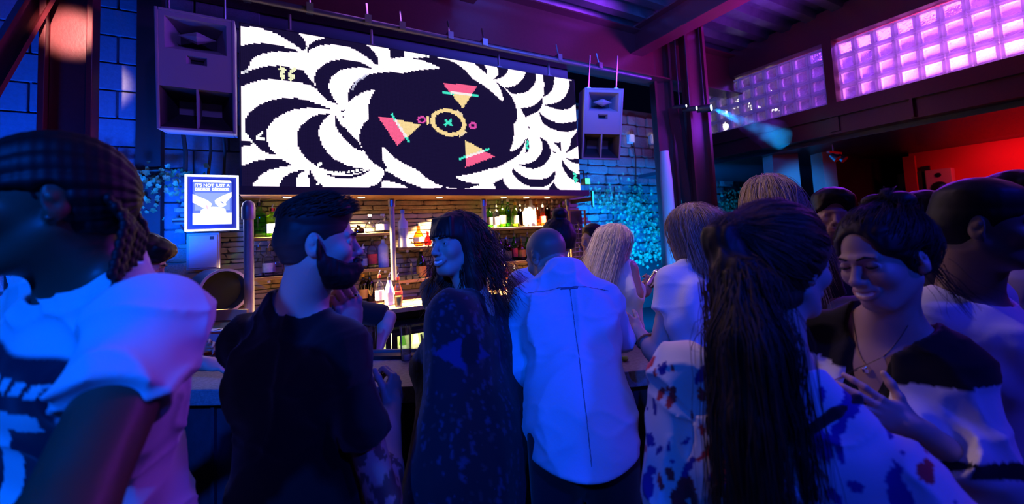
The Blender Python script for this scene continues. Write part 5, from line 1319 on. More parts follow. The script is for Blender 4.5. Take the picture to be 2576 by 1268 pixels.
# --- bearded man in black, seen from behind, head in profile
p = Person('bearded man in a black t-shirt with a tattooed arm, hand on his chin', (803, 612, 1.16), (68, 0, 0), (752, 806, 1.20), 8, hs=.97, tone='pale', w=.156, pelvis=(745, 1265, 1.16), hv=.0032, girth=1.04)
p.setarm(1, (968, 1268, 1.12), (985, 1020, 1.42), d=Mcam.T @ np.array([-.05, -.75, .6]), n=Mcam.T @ np.array([-.9, .2, .2]), sh=(852, 868, 1.13), curl=(50, 70, 50), fine=.0045)
p.setarm(-1, (820, 985, 1.47), (876, 842, 1.27), sh=(628, 858, 1.27), d=Mcam.T @ np.array([.05, -.95, -.12]), n=Mcam.T @ np.array([-.75, -.1, .55]), curl=(55, 75, 45), spread=2, thumb=(25, 60), size=1.12, fine=.0036)
def tatt(P, c):
    S, E, W_ = p.arm[1]; t = ((P - S) @ (E - S)) / ((E - S) @ (E - S)); dd = np.linalg.norm(P - S - np.clip(t, 0, 1)[:, None] * (E - S), axis=1)
    m = (t > .45) & (t < 1.3) & (dd < .09); q = vnoise(P * 55) + .6 * vnoise(P * 120)
    k = (m & (q > .05)); c[k] = c[k] * .28; return c
p.build_body(colour=tatt); p.eyes(); p.brows()
p.top((.0035, .0035, .005), e=.011, sleeve=.58, neck=.066, hem=.12, h=.007, flare=.002, nz=.016, fill=.16); p.trousers()
f = p.hair_field(th=.004, back=-.055, noise=.0012, forehead=.05, side=-.008, top=lambda q: .003 + .017 * np.clip((q[:, 2] - .05) / .06, 0, 1) + .012 * np.clip((q[:, 1] - .0) / .08, 0, 1) * np.clip((q[:, 2] - .06) / .04, 0, 1), freq=(40, 15, 40))
hc = lambda P: colmix((.020, .012, .010), (.055, .035, .03), np.clip((.04 - P[:, 2]) / .06, 0, 1))
p.hmesh(f, 'hair', .0028, BLK, M['hair'], colour=hc)
r = scalp(700, 5, .06); r[:, 2] += .012
p.strands(r, lambda q, k: np.stack([q[:, 0] * 3, np.full(len(q), .9), .5 - .12 * k + 0 * q[:, 0]], -1), n=4, step=.008, rad=.0016, c=(.025, .016, .012), field=f, lift=.003, name='quiff_locks')
f = Field(); hf = p.hf
def beard(q):
    ax = np.abs(q[:, 0]); jaw = np.clip((.055 - q[:, 2] - .055) / .10, 0, 1)
    thick = .003 + .013 * np.clip((-.03 - q[:, 2]) / .06, 0, 1) + .006 * np.clip((q[:, 1] - .05) / .05, 0, 1)
    up = q[:, 2] - (-.030 - .030 * np.clip((q[:, 1] - .015) / .06, 0, 1) + .045 * np.clip((.022 - q[:, 1]) / .02, 0, 1))      # cheek line with a sideburn
    m = smax(up, -(q[:, 1] - (-.004 + .25 * np.clip(-.06 - q[:, 2], 0, 1))), .01); m = smax(m, -(q[:, 2] + .140), .01)
    mous = sd_ell(q, (0, .098, -.0535), (.028, .020, .0085))
    return smax(hf(q) - thick, smin(m, mous, .008), .006)
f.fn(beard, (-.1, -.05, -.16), (.1, .14, .03), k=0)
f.fn(lambda q: -.0020 * np.abs(vnoise(q * [110, 110, 45])) + .0008, 0, 0, mode='d')
f.ell((0, .108, -.067), (.019, .020, .0062), k=.004, mode='s')
p.hmesh(f, 'beard', .0028, (.014, .009, .008), M['hair'])
a, b, c_ = p.arm[-1]; k = c_ + p.hand[-1][0] * .10
MB().lathe([(.0108, -.003), (.0118, -.003), (.0118, .003), (.0108, .003)], n=14).make('ring', M['chrome'], p.root, smooth=True).location = tuple(atD(893, 742, 1.255) - p.off)
# --- woman with a fringe and a patterned shawl
p = Person('smiling woman with a dark fringe and wavy hair in a dark patterned shawl', (1148, 616, 1.61), (-140, 4, 3), (1196, 785, 1.56), -62, 'f', smile=1., tone='pale', w=.142, pelvis=(1190, 1130, 1.40), hv=.0038)
p.setarm(-1, (1085, 930, 1.62), (1060, 915, 1.85)); p.setarm(1, (1265, 960, 1.60), (1150, 930, 1.80))
p.build_body(); p.eyes((.05, .06, .06), gaze=(6, 6)); p.brows(lift=.001)
def shawlcol(P):
    t = p.toT(P); q = vnoise(t * [70, 70, 34]) + .7 * vnoise(t * 130 + 9); u = .47 * t[:, 0] - .88 * t[:, 1]; near = (.88 * t[:, 0] + .47 * t[:, 1]) < 0; c = np.repeat(np.array([[.016, .013, .020]]), len(P), 0)
    c[q > .62] = (.045, .04, .09); c[q < -.80] = (.06, .03, .045)
    m = near & (np.abs(u + .01) < .10) & (t[:, 2] < -.09 - 1.1 * np.maximum(0, u) - .5 * np.maximum(0, -u)) & (t[:, 2] > -.20 + .5 * np.abs(u + .02)); c[m] = (.022, .028, .12)
    m = near & (((u + .0) / .03) ** 2 + ((t[:, 2] + .14) / .05) ** 2 < 1); c[m] = (.012, .01, .014); return c
f = Field(); p.torso(f, .018)
S1, S2 = p.sj[1], p.sj[-1]
for sd in (1, -1):
    S, E, W_ = p.arm[sd]; f.cone(S, E + p.U * .02, .064, .068, k=.05); f.cone(E, p.T(sd * .10, .02, -.50), .066, .10, k=.07)
    f.cone(S, p.T(sd * .16, -.02, -.48), .07, .085, k=.08)
f.ell(p.T(0, -.01, -.42), (.20, .15, .22), p.TR, k=.08); f.ell(p.T(-.02, .03, -.66), (.215, .20, .26), p.TR, k=.08)
def fold(q): t = p.toT(q); return .010 * vnoise(np.stack([t[:, 0] * 16 + t[:, 2] * 2, t[:, 1] * 14, t[:, 2] * 2.4], -1)) + .004 * vnoise(t * [30, 30, 6])
f.fn(fold, 0, 0, mode='d')
f.fn(lambda q: -(p.toT(q)[:, 2] + .80 + .3 * p.toT(q)[:, 0]), 0, 0, k=.01, mode='i')
nk = p.T(0, .01, .02); f.fn(lambda q: sd_cone(q, nk, nk + p.U * .25, .072, .12), nk - .3, nk + .4, k=.012, mode='s')
p.wmesh(f, 'shawl', .009, 0, colour=shawlcol); p.trousers()
f = p.hair_field(th=.014, back=-.10, noise=.003, forehead=.05, line=-.020, freq=(50, 50, 10), ears=False)
f.cone((-.075, -.015, .02), (-.080, .0, -.12), .026, .030, k=.03); f.cone((.075, -.015, .02), (.085, -.01, -.13), .028, .034, k=.03)
f.cone((0, -.085, .0), (.0, -.07, -.20), .055, .060, k=.05); f.cone((.05, -.07, -.05), (.075, -.03, -.24), .04, .035, k=.04); f.cone((-.05, -.06, -.05), (-.085, .0, -.22), .035, .030, k=.04)
for i in range(9):                                       # fringe over the forehead
    x = (i - 4) * .0145; f.cone((x * .8, .070, .095), (x, .098 - 6 * x * x, .032 - 2 * x * x), .010, .006, k=.006)
f.fn(lambda q: .006 * vnoise(q * [22, 22, 30] + 5) * np.clip((.02 - q[:, 2]) / .1, 0, 1), 0, 0, mode='d')
red = lambda P: colmix((.040, .012, .010), (.13, .035, .022), np.clip((vnoise(P * [60, 60, 12]) + .2), 0, 1) * np.clip((.06 - P[:, 2]) / .2, .2, 1))
p.hmesh(f, 'hair', .0042, BRN, M['hair'], colour=red)
def wavy(q, k): return np.stack([.45 * np.sin(q[:, 2] * 55 + q[:, 0] * 60) + 3 * q[:, 0], .35 * np.cos(q[:, 2] * 50 + q[:, 1] * 70) - .35, -np.ones(len(q))], -1)
rt = scalp(2400, 8, -.06); rt = rt[(rt[:, 1] < .01)][:650]
p.strands(rt, wavy, n=15, step=.02, rad=.0014, c=(.11, .032, .02), field=f, lift=.005, jitter=.35, name='loose_curls')
o = MB().tube([(.016 * np.cos(a), .016 * np.sin(a), 0) for a in np.linspace(0, 2 * np.pi, 19)], .0016, 6).make('hoop_earring', M['chrome'], p.root, smooth=True)
o.location = tuple(p.H(-.090, -.01, -.055) - p.off); o.rotation_euler = (math.pi / 2, 0, .6)
# --- shaved man in a long pale blue shirt leaning on the bar
p = Person('man with a shaved head in a long pale blue shirt leaning on the bar', (1375, 646, 1.80), (-38, -24, 0), (1424, 722, 1.62), 2, tone='mid', w=.162, girth=.93, pelvis=(1462, 1062, 1.36), hv=.0042)
p.setarm(-1, (1312, 925, 1.55), (1335, 880, 1.86), sh=(1332, 756, 1.60)); p.setarm(1, (1560, 850, 1.74), (1500, 845, 2.0), sh=(1514, 752, 1.60))
def stub(P, c):
    h = p.toH(P); m = (h[:, 2] > -.02) & ~((h[:, 1] > .035) & (h[:, 2] < .06)); c[m] = c[m] * .5; return c
p.build_body(colour=stub); p.eyes(); p.brows()
def seam(P):
    t = p.toT(P); c = np.repeat(np.array([[.50, .56, .70]]), len(P), 0)
    return c
p.top(0, 'shirt', e=.016, sleeve=1.25, nz=.12, fill=.45, neck=.02, hem=.17, h=.007, loose=.014, colour=seam, folds=.009, flare=.008, hemcurve=.10)
f = Field()
f.chain(list(snap(p.top_field, [p.T(.004, -.25, z) for z in np.linspace(-.05, -.60, 40)], p.F)), [.0020] * 40, k=0)
f.chain(list(snap(p.top_field, [p.T(x, -.25, -.045 - .1 * x * x) for x in np.linspace(-.15, .15, 25)], p.F)), [.0020] * 25, k=0)
f.chain(list(snap(p.top_field, [p.T(x, -.25, -.050) for x in np.linspace(-.03, .03, 7)], p.F)), [.003] * 7, k=0)
p.wmesh(f, 'back_seam', .0028, (.10, .12, .20))
f = Field(); c0 = p.T(0, -.012, .0); ax = nrm(p.H(0, -.035, -.06) - c0); u1 = p.R; v1 = nrm(np.cross(ax, u1)); u1 = np.cross(v1, ax)
for i in range(20):
    a0, a1 = 2 * np.pi * i / 20, 2 * np.pi * (i + 1) / 20
    q = lambda a, h, k: c0 + ax * (h + .012 * np.sin(a)) + .064 * k * (np.cos(a) * u1 + np.sin(a) * v1)
    for h, k in ((.052, 1.), (.045, 1.06), (.036, 1.12), (.026, 1.18), (.015, 1.24)): f.cone(q(a0, h, k), q(a1, h, k), .0062, .0062, k=.005)
p.wmesh(f, 'collar', .0045, (.50, .56, .70)); p.trousers()
# --- blonde guest in a white t-shirt
p = Person('blonde woman in a white t-shirt leaning her elbow on the bar', (1738, 590, 1.80), (-34, 2, -4), (1752, 690, 1.74), -22, 'f', tone='pale', w=.150, pelvis=(1800, 1040, 1.55), hv=.0042)
p.setarm(-1, (1652, 896, 1.64), (1608, 838, 1.76), d=Mcam.T @ np.array([-.6, -.5, .6]), n=Mcam.T @ np.array([.3, .5, .7]), curl=(35, 45, 30), sh=(1690, 712, 1.72), fine=.005)
p.setarm(1, (1850, 880, 1.75), (1800, 860, 1.95))
p.build_body(); p.eyes(); p.brows((.2, .13, .07))
p.top(WHT, e=.010, sleeve=.42, neck=.075, hem=.08, h=.008, folds=.003)
f = p.hair_field(th=.015, back=-.09, noise=.003, freq=(70, 70, 8), forehead=.05)
f.cone((0, -.085, .03), (0, -.105, -.16), .060, .055, k=.05); f.cone((.06, -.05, .0), (.07, -.06, -.16), .04, .035, k=.04); f.cone((-.065, -.05, .0), (-.06, -.075, -.15), .03, .03, k=.04)
blond = lambda P: colmix((.25, .155, .08), (.62, .46, .28), np.clip(vnoise(P * [80, 80, 7]) * .8 + .5, 0, 1))
p.hmesh(f, 'hair', .0042, BLD, M['hair'], colour=blond)
p.strands(scalp(1100, 3, -.03), down_dir(.30), n=15, step=.018, rad=.0008, c=(.60, .44, .27), field=f, lift=.004, jitter=.16)
S, E, W_ = p.arm[-1]; f = Field(); m = E + (W_ - E) * .62; dd = nrm(W_ - E); u = nrm(np.cross(dd, (0, 0, 1))); v = np.cross(dd, u)
f.chain([m + .036 * (np.cos(a) * u + np.sin(a) * v) for a in np.linspace(0, 2 * np.pi, 17)], [.005] * 17, k=.002); p.wmesh(f, 'bracelet', .004, (.35, .12, .05)); p.trousers()
for sd in (-1,):
    MB().lathe([(.001, 0), (.004, .003), (.001, .007)], n=8).make('earring', M['chrome'], p.root).location = tuple(p.H(-.088, -.002, -.034) - p.off)
# --- woman with the long ponytail, paint-splashed shirt
p = Person('woman with a long dark ponytail in a white shirt splashed with blue and red paint', (1962, 664, .92), (74, -4, 0), (1962, 985, .88), 36, 'f', tone='pale', w=.165, pelvis=tuple([2010, 1700, .80]), hv=.0034, smile=.4)
p.setarm(-1, (1672, 1250, .92), (1740, 1330, .98), sh=(1716, 940, .97)); p.setarm(1, (2440, 1380, .66), (2300, 1500, .85), sh=(2262, 1225, .74))
p.build_body(); p.eyes(); p.brows()
rs = np.random.RandomState(11); SPL = []
for i in range(300):
    x, z = rs.uniform(-.30, .30), rs.uniform(-.60, .06); r = rs.choice([.004, .006, .009, .015], p=[.4, .3, .2, .1]); SPL.append((x, z, r, rs.uniform(.5, 3.0), rs.uniform(-.6, .9), (.55, .04, .05) if rs.rand() < (.38 if x < -.05 else .05) else (.03, .03, .30)))
SPL += [(-.17, -.20, .016, 1.6, .3, (.5, .03, .05)), (-.185, -.235, .012, 2.4, -.3, (.5, .03, .05)), (-.165, -.16, .007, 4., .5, (.03, .03, .30)), (-.10, -.10, .006, 5., .1, (.03, .03, .30)), (-.09, -.22, .007, 4., -.1, (.03, .03, .30)), (-.13, -.12, .005, 6., .7, (.5, .03, .05))]
def splash(P):
    t = p.toT(P); c = np.repeat(np.array([[.70, .68, .72]]), len(P), 0); w = t[:, [0, 2]] + .004 * np.stack([vnoise(P * 60), vnoise(P * 60 + 7)], -1)
    for x, z, r, el, an, cc in SPL:
        q = w - [x, z]; a = q[:, 0] * np.cos(an) - q[:, 1] * np.sin(an); b = q[:, 0] * np.sin(an) + q[:, 1] * np.cos(an)
        c[(a / r) ** 2 + (b / (r * el)) ** 2 < 1] = cc
    m = np.abs(w[:, 0] - .135 - .28 * (w[:, 1] + .2)) < .002 * 0; c[m] = 0
    return c
p.top(0, 'shirt', e=.014, sleeve=1.0, neck=.070, hem=.10, h=.005, colour=splash, folds=.010, loose=.02)
pts = np.array([atD(1900, 1180, .82), atD(1950, 1140, .81), atD(2000, 1105, .80), atD(2050, 1072, .79), atD(2100, 1040, .79), atD(2150, 1010, .80), atD(2185, 985, .84), atD(2200, 985, .90)])
for k in range(6):                                       # lay the strap on the cloth
    e_ = .004; g_ = np.stack([p.top_field(pts + np.eye(3)[i] * e_) - p.top_field(pts - np.eye(3)[i] * e_) for i in range(3)], -1); g_ /= np.linalg.norm(g_, axis=1, keepdims=True) + 1e-9
    pts = pts - g_ * np.clip(p.top_field(pts) - .003, -.03, .03)[:, None]
f = Field(); f.chain(list(pts), [.009] * len(pts), k=.008); p.wmesh(f, 'bag_strap', .006, (.012, .012, .016)); p.trousers()
TIE = (0, -.120, .075)
f = p.hair_field(th=.014, back=-.085, noise=.0025, freq=(60, 14, 60), forehead=.045, ears=False, side=.012)
f.ell(TIE, (.030, .028, .028), k=.02)
hcol = lambda P: colmix((.020, .010, .007), (.20, .10, .065), np.clip(vnoise(P * [70, 18, 70]) * .6 + .25, 0, 1))
p.hmesh(f, 'hair', .0034, BRN, M['hair'], colour=hcol)
p.strands(scalp(2600, 21, -.06), to_point((0, -.128, .072)), n=11, step=.017, rad=.0008, c=(.13, .066, .044), field=f, lift=.003, jitter=.10, name='swept_strands')
t0 = p.H(*TIE)
f = Field(); cen = [t0, p.H(.0, -.155, .05), atD(1862, 700, .84), atD(1880, 850, .78), atD(1890, 1050, .76), atD(1900, 1280, .77), atD(1905, 1420, .78)]
f.chain(cen, [.020, .032, .044, .050, .047, .040, .018], k=.03)
cc = np.array(cen)
def pn(q): return .006 * np.abs(vnoise(np.stack([q[:, 0] * 62, q[:, 1] * 62, q[:, 2] * 5], -1))) * -1.6 + .003
f.fn(pn, 0, 0, mode='d')
p.wmesh(f, 'ponytail', .0045, 0, M['hair'], colour=lambda P: colmix((.010, .007, .006), (.07, .04, .03), np.clip(vnoise(P * [80, 80, 5]) * .7 + .2, 0, 1)))
rs = np.random.RandomState(2); rt = np.repeat(np.array([cen[2]]), 900, 0) + rs.normal(0, .026, (900, 3)) * [1, 1, .9]
p.strands(rt, lambda q, k: np.repeat(np.array([[.03, -.01, -1.]]), len(q), 0), n=16, step=.036, rad=.0009, c=(.05, .03, .022), jitter=.10, space='W', field=f, lift=.006, name='ponytail_strands')
f = Field(); f.ell(p.H(0, -.128, .075), (.022, .022, .022)); p.wmesh(f, 'hair_tie', .005, (.01, .01, .01))
rs = np.random.RandomState(4); rt = atD(1800, 700, .93)[None] + rs.normal(0, .016, (60, 3))
p.strands(rt, lambda q, k: np.repeat(np.array([[-.02, -.02, -1.]]), len(q), 0), n=13, step=.022, rad=.0008, c=(.10, .05, .03), jitter=.3, space='W', name='loose_strands')
# --- smiling woman facing us
p = Person('smiling woman with hair up in a white jacket with black shoulders, hand on chest', (2222, 652, 1.04), (-104, -10, 5), (2225, 852, 1.07), -112, 'f', smile=1., tone='pale', w=.165, jaw=.8, pelvis=(2270, 1350, 1.08), hv=.0030)
p.setarm(-1, (2500, 1210, .90), (2292, 1072, .92), d=Mcam.T @ np.array([-.86, -.42, .12]), n=Mcam.T @ np.array([.15, .2, .95]), sh=(2398, 925, .98), curl=(14, 18, 12), spread=9, thumb=(50, 20), size=.92, fine=.0036, each=((16, 16, 12), (12, 18, 12), (10, 20, 14), (8, 18, 14)))
p.setarm(1, (2090, 1150, 1.2), (2180, 1230, 1.1))
p.build_body(); p.eyes((.04, .03, .03), gaze=(0, -22)); p.brows((.015, .01, .01), .0030, .001)
f = Field()
for sd in (-1, 1): f.ell((sd * .031, .0790, .0035), (.0142, .0105, .0075), k=.003)
p.hmesh(f, 'upper_eyelids', .002, np.array(SK['pale']) * .8, M['skin'])
f = Field()
for sd in (-1, 1): f.chain([(sd * .031 + x, .0895 - 30 * x * x, -.0035 + 18 * x * x) for x in np.linspace(-.014, .014, 7)], [.0016] * 7, k=.001)
p.hmesh(f, 'eyelashes', .0017, (.01, .008, .008), M['hair'])
def jack(P):
    t = p.toT(P); c = np.repeat(np.array([[.70, .70, .74]]), len(P), 0)
    c[(t[:, 2] > -.075 + .10 * np.abs(t[:, 0])) & (np.abs(t[:, 0]) < .215)] = (.008, .008, .010)
    S, E, W_ = p.arm[-1]; u = ((P - S) @ (E - S)) / ((E - S) @ (E - S)); dd = np.linalg.norm(P - S - u[:, None] * (E - S), axis=1); c[(u > .80) & (u < .93) & (dd < .12) & (t[:, 0] < -.10)] = (.01, .01, .012); return c
f0 = p.top((.010, .010, .013), 'vest_top', e=.007, sleeve=.2, neck=.085, hem=.04, h=.008, folds=0, vneck=.20)
p.top(0, 'jacket', e=.018, sleeve=1.55, neck=.078, hem=.12, h=.008, colour=jack, folds=.008, loose=.02, vneck=.42, flare=.012)
pts = [p.T(x, .25, .055 - .105 * (1 - (abs(x) / .062) ** 1.6)) for x in np.linspace(-.062, .062, 25)]
pts = snap(p.body_field, pts, -p.F, .001); MB().tube(list(pts - p.off), .0010, 5).make('necklace_chain', M['chrome'], p.root)
o = MB().lathe([(.001, 0), (.009, .004), (.010, .013), (.001, .020)], n=10, sq=4).make('pendant', M['chrome'], p.root, smooth=True); o.location = tuple(pts[12] + p.F * .006 - p.U * .02 - p.off)
f = p.hair_field(th=.010, back=-.05, noise=.0025, freq=(60, 16, 60), forehead=.05, line=.034)
for x, y, z, r in ((.0, -.075, .125, .034), (.025, -.06, .14, .022), (-.028, -.085, .13, .026), (.0, -.10, .105, .03)): f.ell((x, y, z), (r, r, r * .8), k=.012)
f.fn(lambda q: -.004 * np.abs(vnoise(q * 45 + 2)) * np.clip((q[:, 2] - .09) / .03, 0, 1), 0, 0, mode='d')
p.hmesh(f, 'hair', .0034, BRN, M['hair'], colour=lambda P: colmix((.010, .006, .006), (.04, .02, .018), np.clip(vnoise(P * [70, 18, 70]) * .6 + .3, 0, 1)))
rt = scalp(1600, 31, -.04); rt = rt[(rt[:, 1] < .055) | (rt[:, 2] > .095)][:1100]
p.strands(rt, to_point((0, -.085, .12)), n=9, step=.018, rad=.0008, c=(.03, .016, .012), field=f, lift=.004, jitter=.15, name='swept_strands')
rs = np.random.RandomState(4); p.strands(np.array([[-.055, -.065, -.03]]) + rs.normal(0, .012, (40, 3)), lambda q, k: np.repeat(np.array([[-.25, -.25, -1.]]), len(q), 0), n=8, step=.016, rad=.0007, c=(.03, .015, .01), jitter=.35, name='loose_strands')
p.trousers()
# --- man with braids at the left edge
p = Person('dark-skinned man with cornrow braids in a white printed t-shirt at the left edge', (128, 512, .74), (-132, -4, 0), (222, 742, .80), -146, tone='dark', w=.20, girth=1.12, pelvis=(260, 1400, .86), hv=.0042)
p.setarm(-1, (150, 1330, .47), (40, 1500, .55), sh=(385, 815, .70)); p.setarm(1, (-220, 1250, 1.1), (-200, 1400, .95))
p.build_body()
def print1(P):
    t = p.toT(P); c = np.repeat(np.array([[.74, .74, .76]]), len(P), 0); x, z = -t[:, 0] - .06, t[:, 2] - .09; fr = t[:, 1] > .03
    m = fr * np.clip((.135 - np.abs(x)) / .006, 0, 1) * np.clip((-.14 - z) / .006, 0, 1) * np.clip((z + .42) / .006, 0, 1); n = vnoise(P * 30) * .5 + .5; c = c * (1 - m[:, None]) + m[:, None] * (np.array([.015, .015, .03]) + .05 * (n ** 3)[:, None])
    for k in range(8):
        x0 = -.115 + k * .03; c[fr & (z < -.175) & (z > -.197) & (x - (z + .185) * .5 > x0) & (x - (z + .185) * .5 < x0 + .019)] = .74
    c[fr & (np.abs(x - .03) < .020) & (z < -.225) & (z > -.40)] = .74; c[fr & (np.abs(x - .03) < .075) & (z < -.225) & (z > -.255)] = .74
    return c
p.top(0, e=.010, sleeve=.50, neck=.070, nz=.008, fill=.2, hem=.14, h=.005, colour=print1, folds=.010, flare=.004, loose=.01); p.trousers()
f = p.hair_field(th=.006, back=-.06, noise=0, forehead=.05, side=-.03, line=.02)
def rows(q): a = np.arctan2(q[:, 0], q[:, 2] - .0); return -.0042 * np.abs(np.sin(a * 9)) + .0005 * np.sin(q[:, 1] * 400)
f.fn(rows, 0, 0, mode='d'); p.hmesh(f, 'cornrows', .0032, (.008, .006, .006), M['hair'])
bf = Field(); rs = np.random.RandomState(6)
for i in range(13):
    a = -1.35 + i * .225; x0 = .075 * math.sin(a); q = np.array([x0, -.100 + .02 * abs(a), -.01 + rs.uniform(-.02, .02)]); L = rs.uniform(8, 13)
    pts = [q.copy()]
    for k in range(int(L)): q = q + np.array([.10 * x0 + rs.normal(0, .002), -.008 if k < 3 else .004, -.0165]); pts.append(q.copy())
    for k in range(len(pts) - 1): bf.ell((pts[k] + pts[k + 1]) / 2, (.0078, .0078, .0105), k=.004)
p.hmesh(bf, 'hanging_braids', .0036, (.010, .007, .006), M['hair'])
o = MB().lathe([(.001, 0), (.007, .003), (.001, .006)], n=10).make('ear_stud', M['chrome'], p.root); o.location = tuple(p.H(-.089, -.004, -.034) - p.off)
# --- dark-haired man bending at the left end of the bar
p = Person('dark-haired man bending over the left end of the bar behind the man with braids', (352, 660, 2.02), (58, -26, 0), (300, 760, 2.05), 60, tone='pale', pelvis=(220, 1010, 2.05), hv=.006, bv=.014)
p.setarm(1, (400, 900, 1.92), (512, 915, 1.86), d=Mcam.T @ np.array([.95, .1, .1]), n=Mcam.T @ np.array([.1, .9, .3]), curl=(30, 40, 25), fine=.005); p.setarm(-1, (380, 905, 2.3), (480, 880, 2.3))
p.build_body(); p.eyes(); p.brows(); p.top((.05, .05, .08), e=.013, sleeve=.6, h=.012, folds=.003); p.trousers()
f = p.hair_field(th=.010, back=-.05, noise=.004, freq=(40, 20, 40), top=lambda q: .008 + .022 * np.clip((q[:, 2] - .04) / .06, 0, 1) + .014 * np.clip((q[:, 1] - .02) / .06, 0, 1), forehead=.04); p.hmesh(f, 'hair', .005, BLK, M['hair'])
S, E, W_ = p.arm[1]; MB().tube([W_ - nrm(W_ - E) * .035, W_ - nrm(W_ - E) * .02], .034, 16, cap=False).make('bracelet', M['chrome'], p.root, smooth=True).location = tuple(-p.off)
# --- bar staff and guests further away
def simple(label, head, look, sh, body, sex='m', hair='crop', hcol=BLK, tone='pale', topc=WHT, topname='t_shirt', sleeve=.6, arms=None, pelvis=None, h=.012, hv=.0075, bv=.015, tank=False, smile=0., w=None, topcol=None, trous=(.012, .012, .018), group=None, hem=.10, strands=0, e=.013, vneck=0., scale=1.):
    p = Person(label, head, look, sh, body, sex, smile=smile, tone=tone, pelvis=pelvis, hv=hv, bv=bv, w=w, group=group, scale=scale)
    for sd, a in (arms or {}).items(): p.setarm(sd, *a[:2], **(a[2] if len(a) > 2 else {}))
    p.build_body()
    p.top(topc, topname, e=e, sleeve=sleeve, h=h, tank=tank, folds=.004, colour=(lambda P: topcol(p, P)) if topcol else None, hem=hem, vneck=vneck); p.trousers(trous, h=.022)
    if hair == 'crop': f = p.hair_field(th=.006, back=-.055, noise=.001, top=lambda q: .004 + .014 * np.clip((q[:, 2] - .05) / .05, 0, 1), forehead=.05, side=-.006)
    elif hair == 'bun':
        f = p.hair_field(th=.012, back=-.06, noise=.002); f.ell((0, -.05, .145), (.044, .044, .036), k=.015)
        f.fn(lambda q: -.004 * np.abs(vnoise(q * 50)), 0, 0, mode='d')
    elif hair == 'quiff': f = p.hair_field(th=.010, back=-.05, noise=.003, freq=(40, 20, 40), top=lambda q: .008 + .02 * np.clip((q[:, 2] - .04) / .06, 0, 1) + .015 * np.clip((q[:, 1] - .02) / .06, 0, 1), forehead=.04)
    else:
        f = p.hair_field(th=.016, back=-.10, noise=.003, freq=(60, 60, 8))
        f.cone((0, -.085, .02), (0, -.135, -.30), .068, .060, k=.05); f.cone((.065, -.05, .0), (.07, -.09, -.24), .04, .035, k=.04); f.cone((-.065, -.05, .0), (-.06, -.09, -.26), .04, .035, k=.04)
    dk = np.array(hcol) * .45
    p.hmesh(f, 'hair', .006, hcol, M['hair'], colour=lambda P: colmix(dk, hcol, np.clip(vnoise(P * [70, 70, 8]) * .8 + .5, 0, 1)))
    if strands: p.strands(scalp(strands, 3, -.04), down_dir(.3), n=19, step=.021, rad=.0009, c=hcol, field=f, lift=.005, jitter=.16)
    return p
simple('bartender in black behind the bearded man, bare forearm reaching over the sink', (748, 625, 2.55), (4, -8, 0), (765, 752, 2.57), 25, hair='crop', hcol=(.012, .01, .01), topc=(.012, .012, .014), sleeve=.95, arms={1: ((978, 800, 2.48), (948, 880, 2.33), dict(curl=(40, 50, 30), fine=.006)), -1: ((690, 880, 2.4), (740, 900, 2.5))}, bv=.012)
simple('barmaid in dark green hidden behind the woman with the fringe', (1152, 618, 2.65), (170, 0, 0), (1140, 712, 2.66), -160, 'f', 'long', (.28, .16, .08), topc=(.02, .03, .025), sleeve=.6, arms={1: ((1085, 800, 2.60), (1095, 860, 2.45)), -1: ((1210, 800, 2.6), (1200, 850, 2.4))})
simple('person with a dark top-knot bun and white top behind the shaved man', (1402, 604, 2.42), (-32, -6, 0), (1372, 690, 2.42), -20, 'f', 'bun', (.018, .011, .010), topc=(.62, .62, .70), sleeve=.7, h=.010, hv=.006)
def tie(p, P):
    t = p.toT(P); c = np.repeat(np.array([[.055, .045, .025]]), len(P), 0); return c
q = simple('bartender in a dark olive shirt and red tie at the far bar end', (1490, 604, 3.4), (-128, 0, 0), (1492, 664, 3.42), -140, hair='crop', tone='tan', topcol=tie, topname='shirt', sleeve=1.6)
f = Field(); f.cone(q.T(0, .095, .0), q.T(0, .135, -.09), .014, .018, k=.01); f.cone(q.T(0, .135, -.09), q.T(0, .140, -.40), .020, .026, k=.01); q.wmesh(f, 'tie', .008, (.55, .02, .02))
p = simple('blonde barmaid in a white tank top mixing a drink', (1552, 612, 2.86), (72, -8, 0), (1556, 668, 2.86), 48, 'f', 'long', PLT, topc=(.74, .72, .70), topname='tank_top', tank=True, tone='mid', arms={1: ((1594, 738, 2.76), (1628, 732, 2.92), dict(d=Mcam.T @ np.array([.5, -.55, .5]), n=Mcam.T @ np.array([-.5, -.3, .7]), curl=(45, 50, 30), sh=(1583, 678, 2.80), fine=.006)), -1: ((1560, 740, 3.1), (1612, 722, 3.06))}, h=.009, strands=650, hv=.006, hem=.02, e=.009, w=.15)
sg = atD(1632, 700, 2.93); t = thing('cocktail_shaker', 'shiny steel shaker in the hands of the blonde barmaid', 'shaker', sg - np.array([0, 0, .05])); MB().lathe([(.030, 0), (.032, .01), (.040, .10), (.036, .12), (.020, .135), (.001, .14)], n=16).make('tin', M['chrome'], t, smooth=True); t.rotation_euler = (.5, .5, 0)
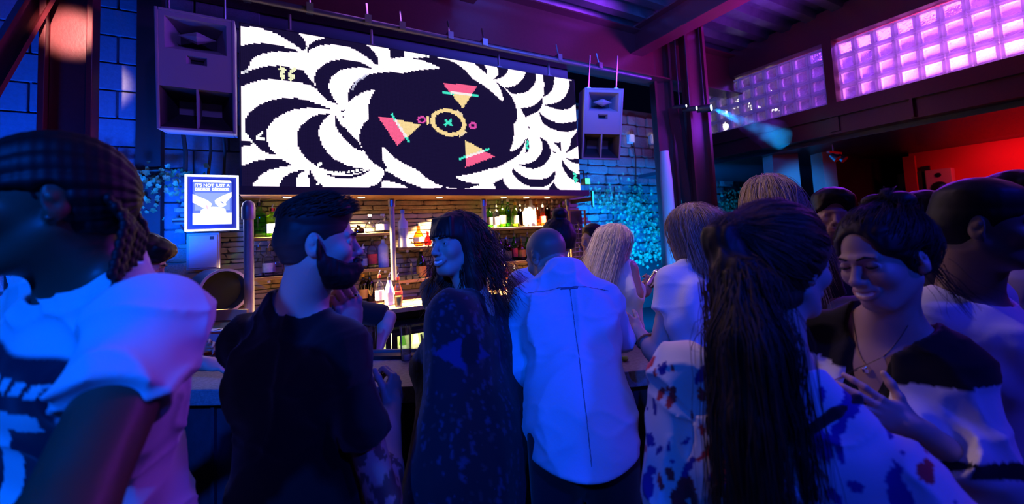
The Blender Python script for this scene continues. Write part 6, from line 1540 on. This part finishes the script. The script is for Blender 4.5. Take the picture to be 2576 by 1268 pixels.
simple('person in a white t-shirt half hidden by the blonde woman at the bar', (1752, 602, 2.5), (-40, 0, 0), (1738, 692, 2.5), -30, 'm', 'crop', BLK, h=.011, topc=(.66, .62, .68))
simple('tall woman with long blonde hair seen from behind in the crowd', (1932, 518, 1.98), (10, 0, 0), (1940, 625, 1.98), 20, 'f', 'long', (.55, .42, .28), topc=(.03, .03, .04), scale=1.1, strands=900, hv=.006)
simple('man with dark swept hair looking over the crowd behind the two women', (2094, 545, 2.02), (-150, 2, -8), (2090, 660, 2.05), -150, hair='quiff', hcol=BLK, topc=(.05, .05, .07))
def pr2(p, P):
    t = p.toT(P); c = np.repeat(np.array([[.66, .66, .70]]), len(P), 0); m = (t[:, 1] > .03) & (np.abs(t[:, 0]) < .085) & (t[:, 2] < -.15) & (t[:, 2] > -.34); n = vnoise(P * 60)
    c[m & (n > -.25)] = (.16, .17, .22); c[m & (t[:, 2] < -.25)] = (.03, .035, .05); return c
simple('man with cropped hair in a white printed t-shirt looking right at the right edge', (2478, 568, 1.18), (140, -4, 0), (2452, 742, 1.26), 142, hair='crop', hcol=BLK, tone=(.20, .12, .09), topcol=pr2, h=.009, hv=.0042, bv=.012, arms={1: ((2310, 1000, 1.22), (2400, 1150, 1.15), dict(sh=(2345, 790, 1.25)))})
simple('guest with dark glossy hair behind the smiling woman', (2334, 552, 2.05), (125, -4, 0), (2330, 670, 2.08), 120, hair='quiff', hcol=(.02, .02, .03), topc=(.1, .1, .14))
simple('guest in a bright white shirt lit cyan far behind the man at the right edge', (2420, 520, 3.0), (-160, 0, 0), (2405, 612, 3.0), 170, topc=WHT, hair='crop')
simple('dark-haired man behind the man at the right edge', (2568, 520, 1.62), (160, 0, 0), (2590, 690, 1.66), 150, hair='quiff', topc=(.55, .55, .62))
simple('person in a loose pale blue blouse behind the woman in the white jacket', (2268, 636, 1.62), (10, -6, 0), (2262, 775, 1.62), 30, 'f', 'bun', BRN, topc=(.50, .55, .66), topname='blouse', sleeve=1.4, h=.010, arms={1: ((2540, 960, 1.42), (2500, 1150, 1.5), dict(sh=(2420, 835, 1.54))), -1: ((2080, 1000, 1.5), (2150, 1100, 1.6))})
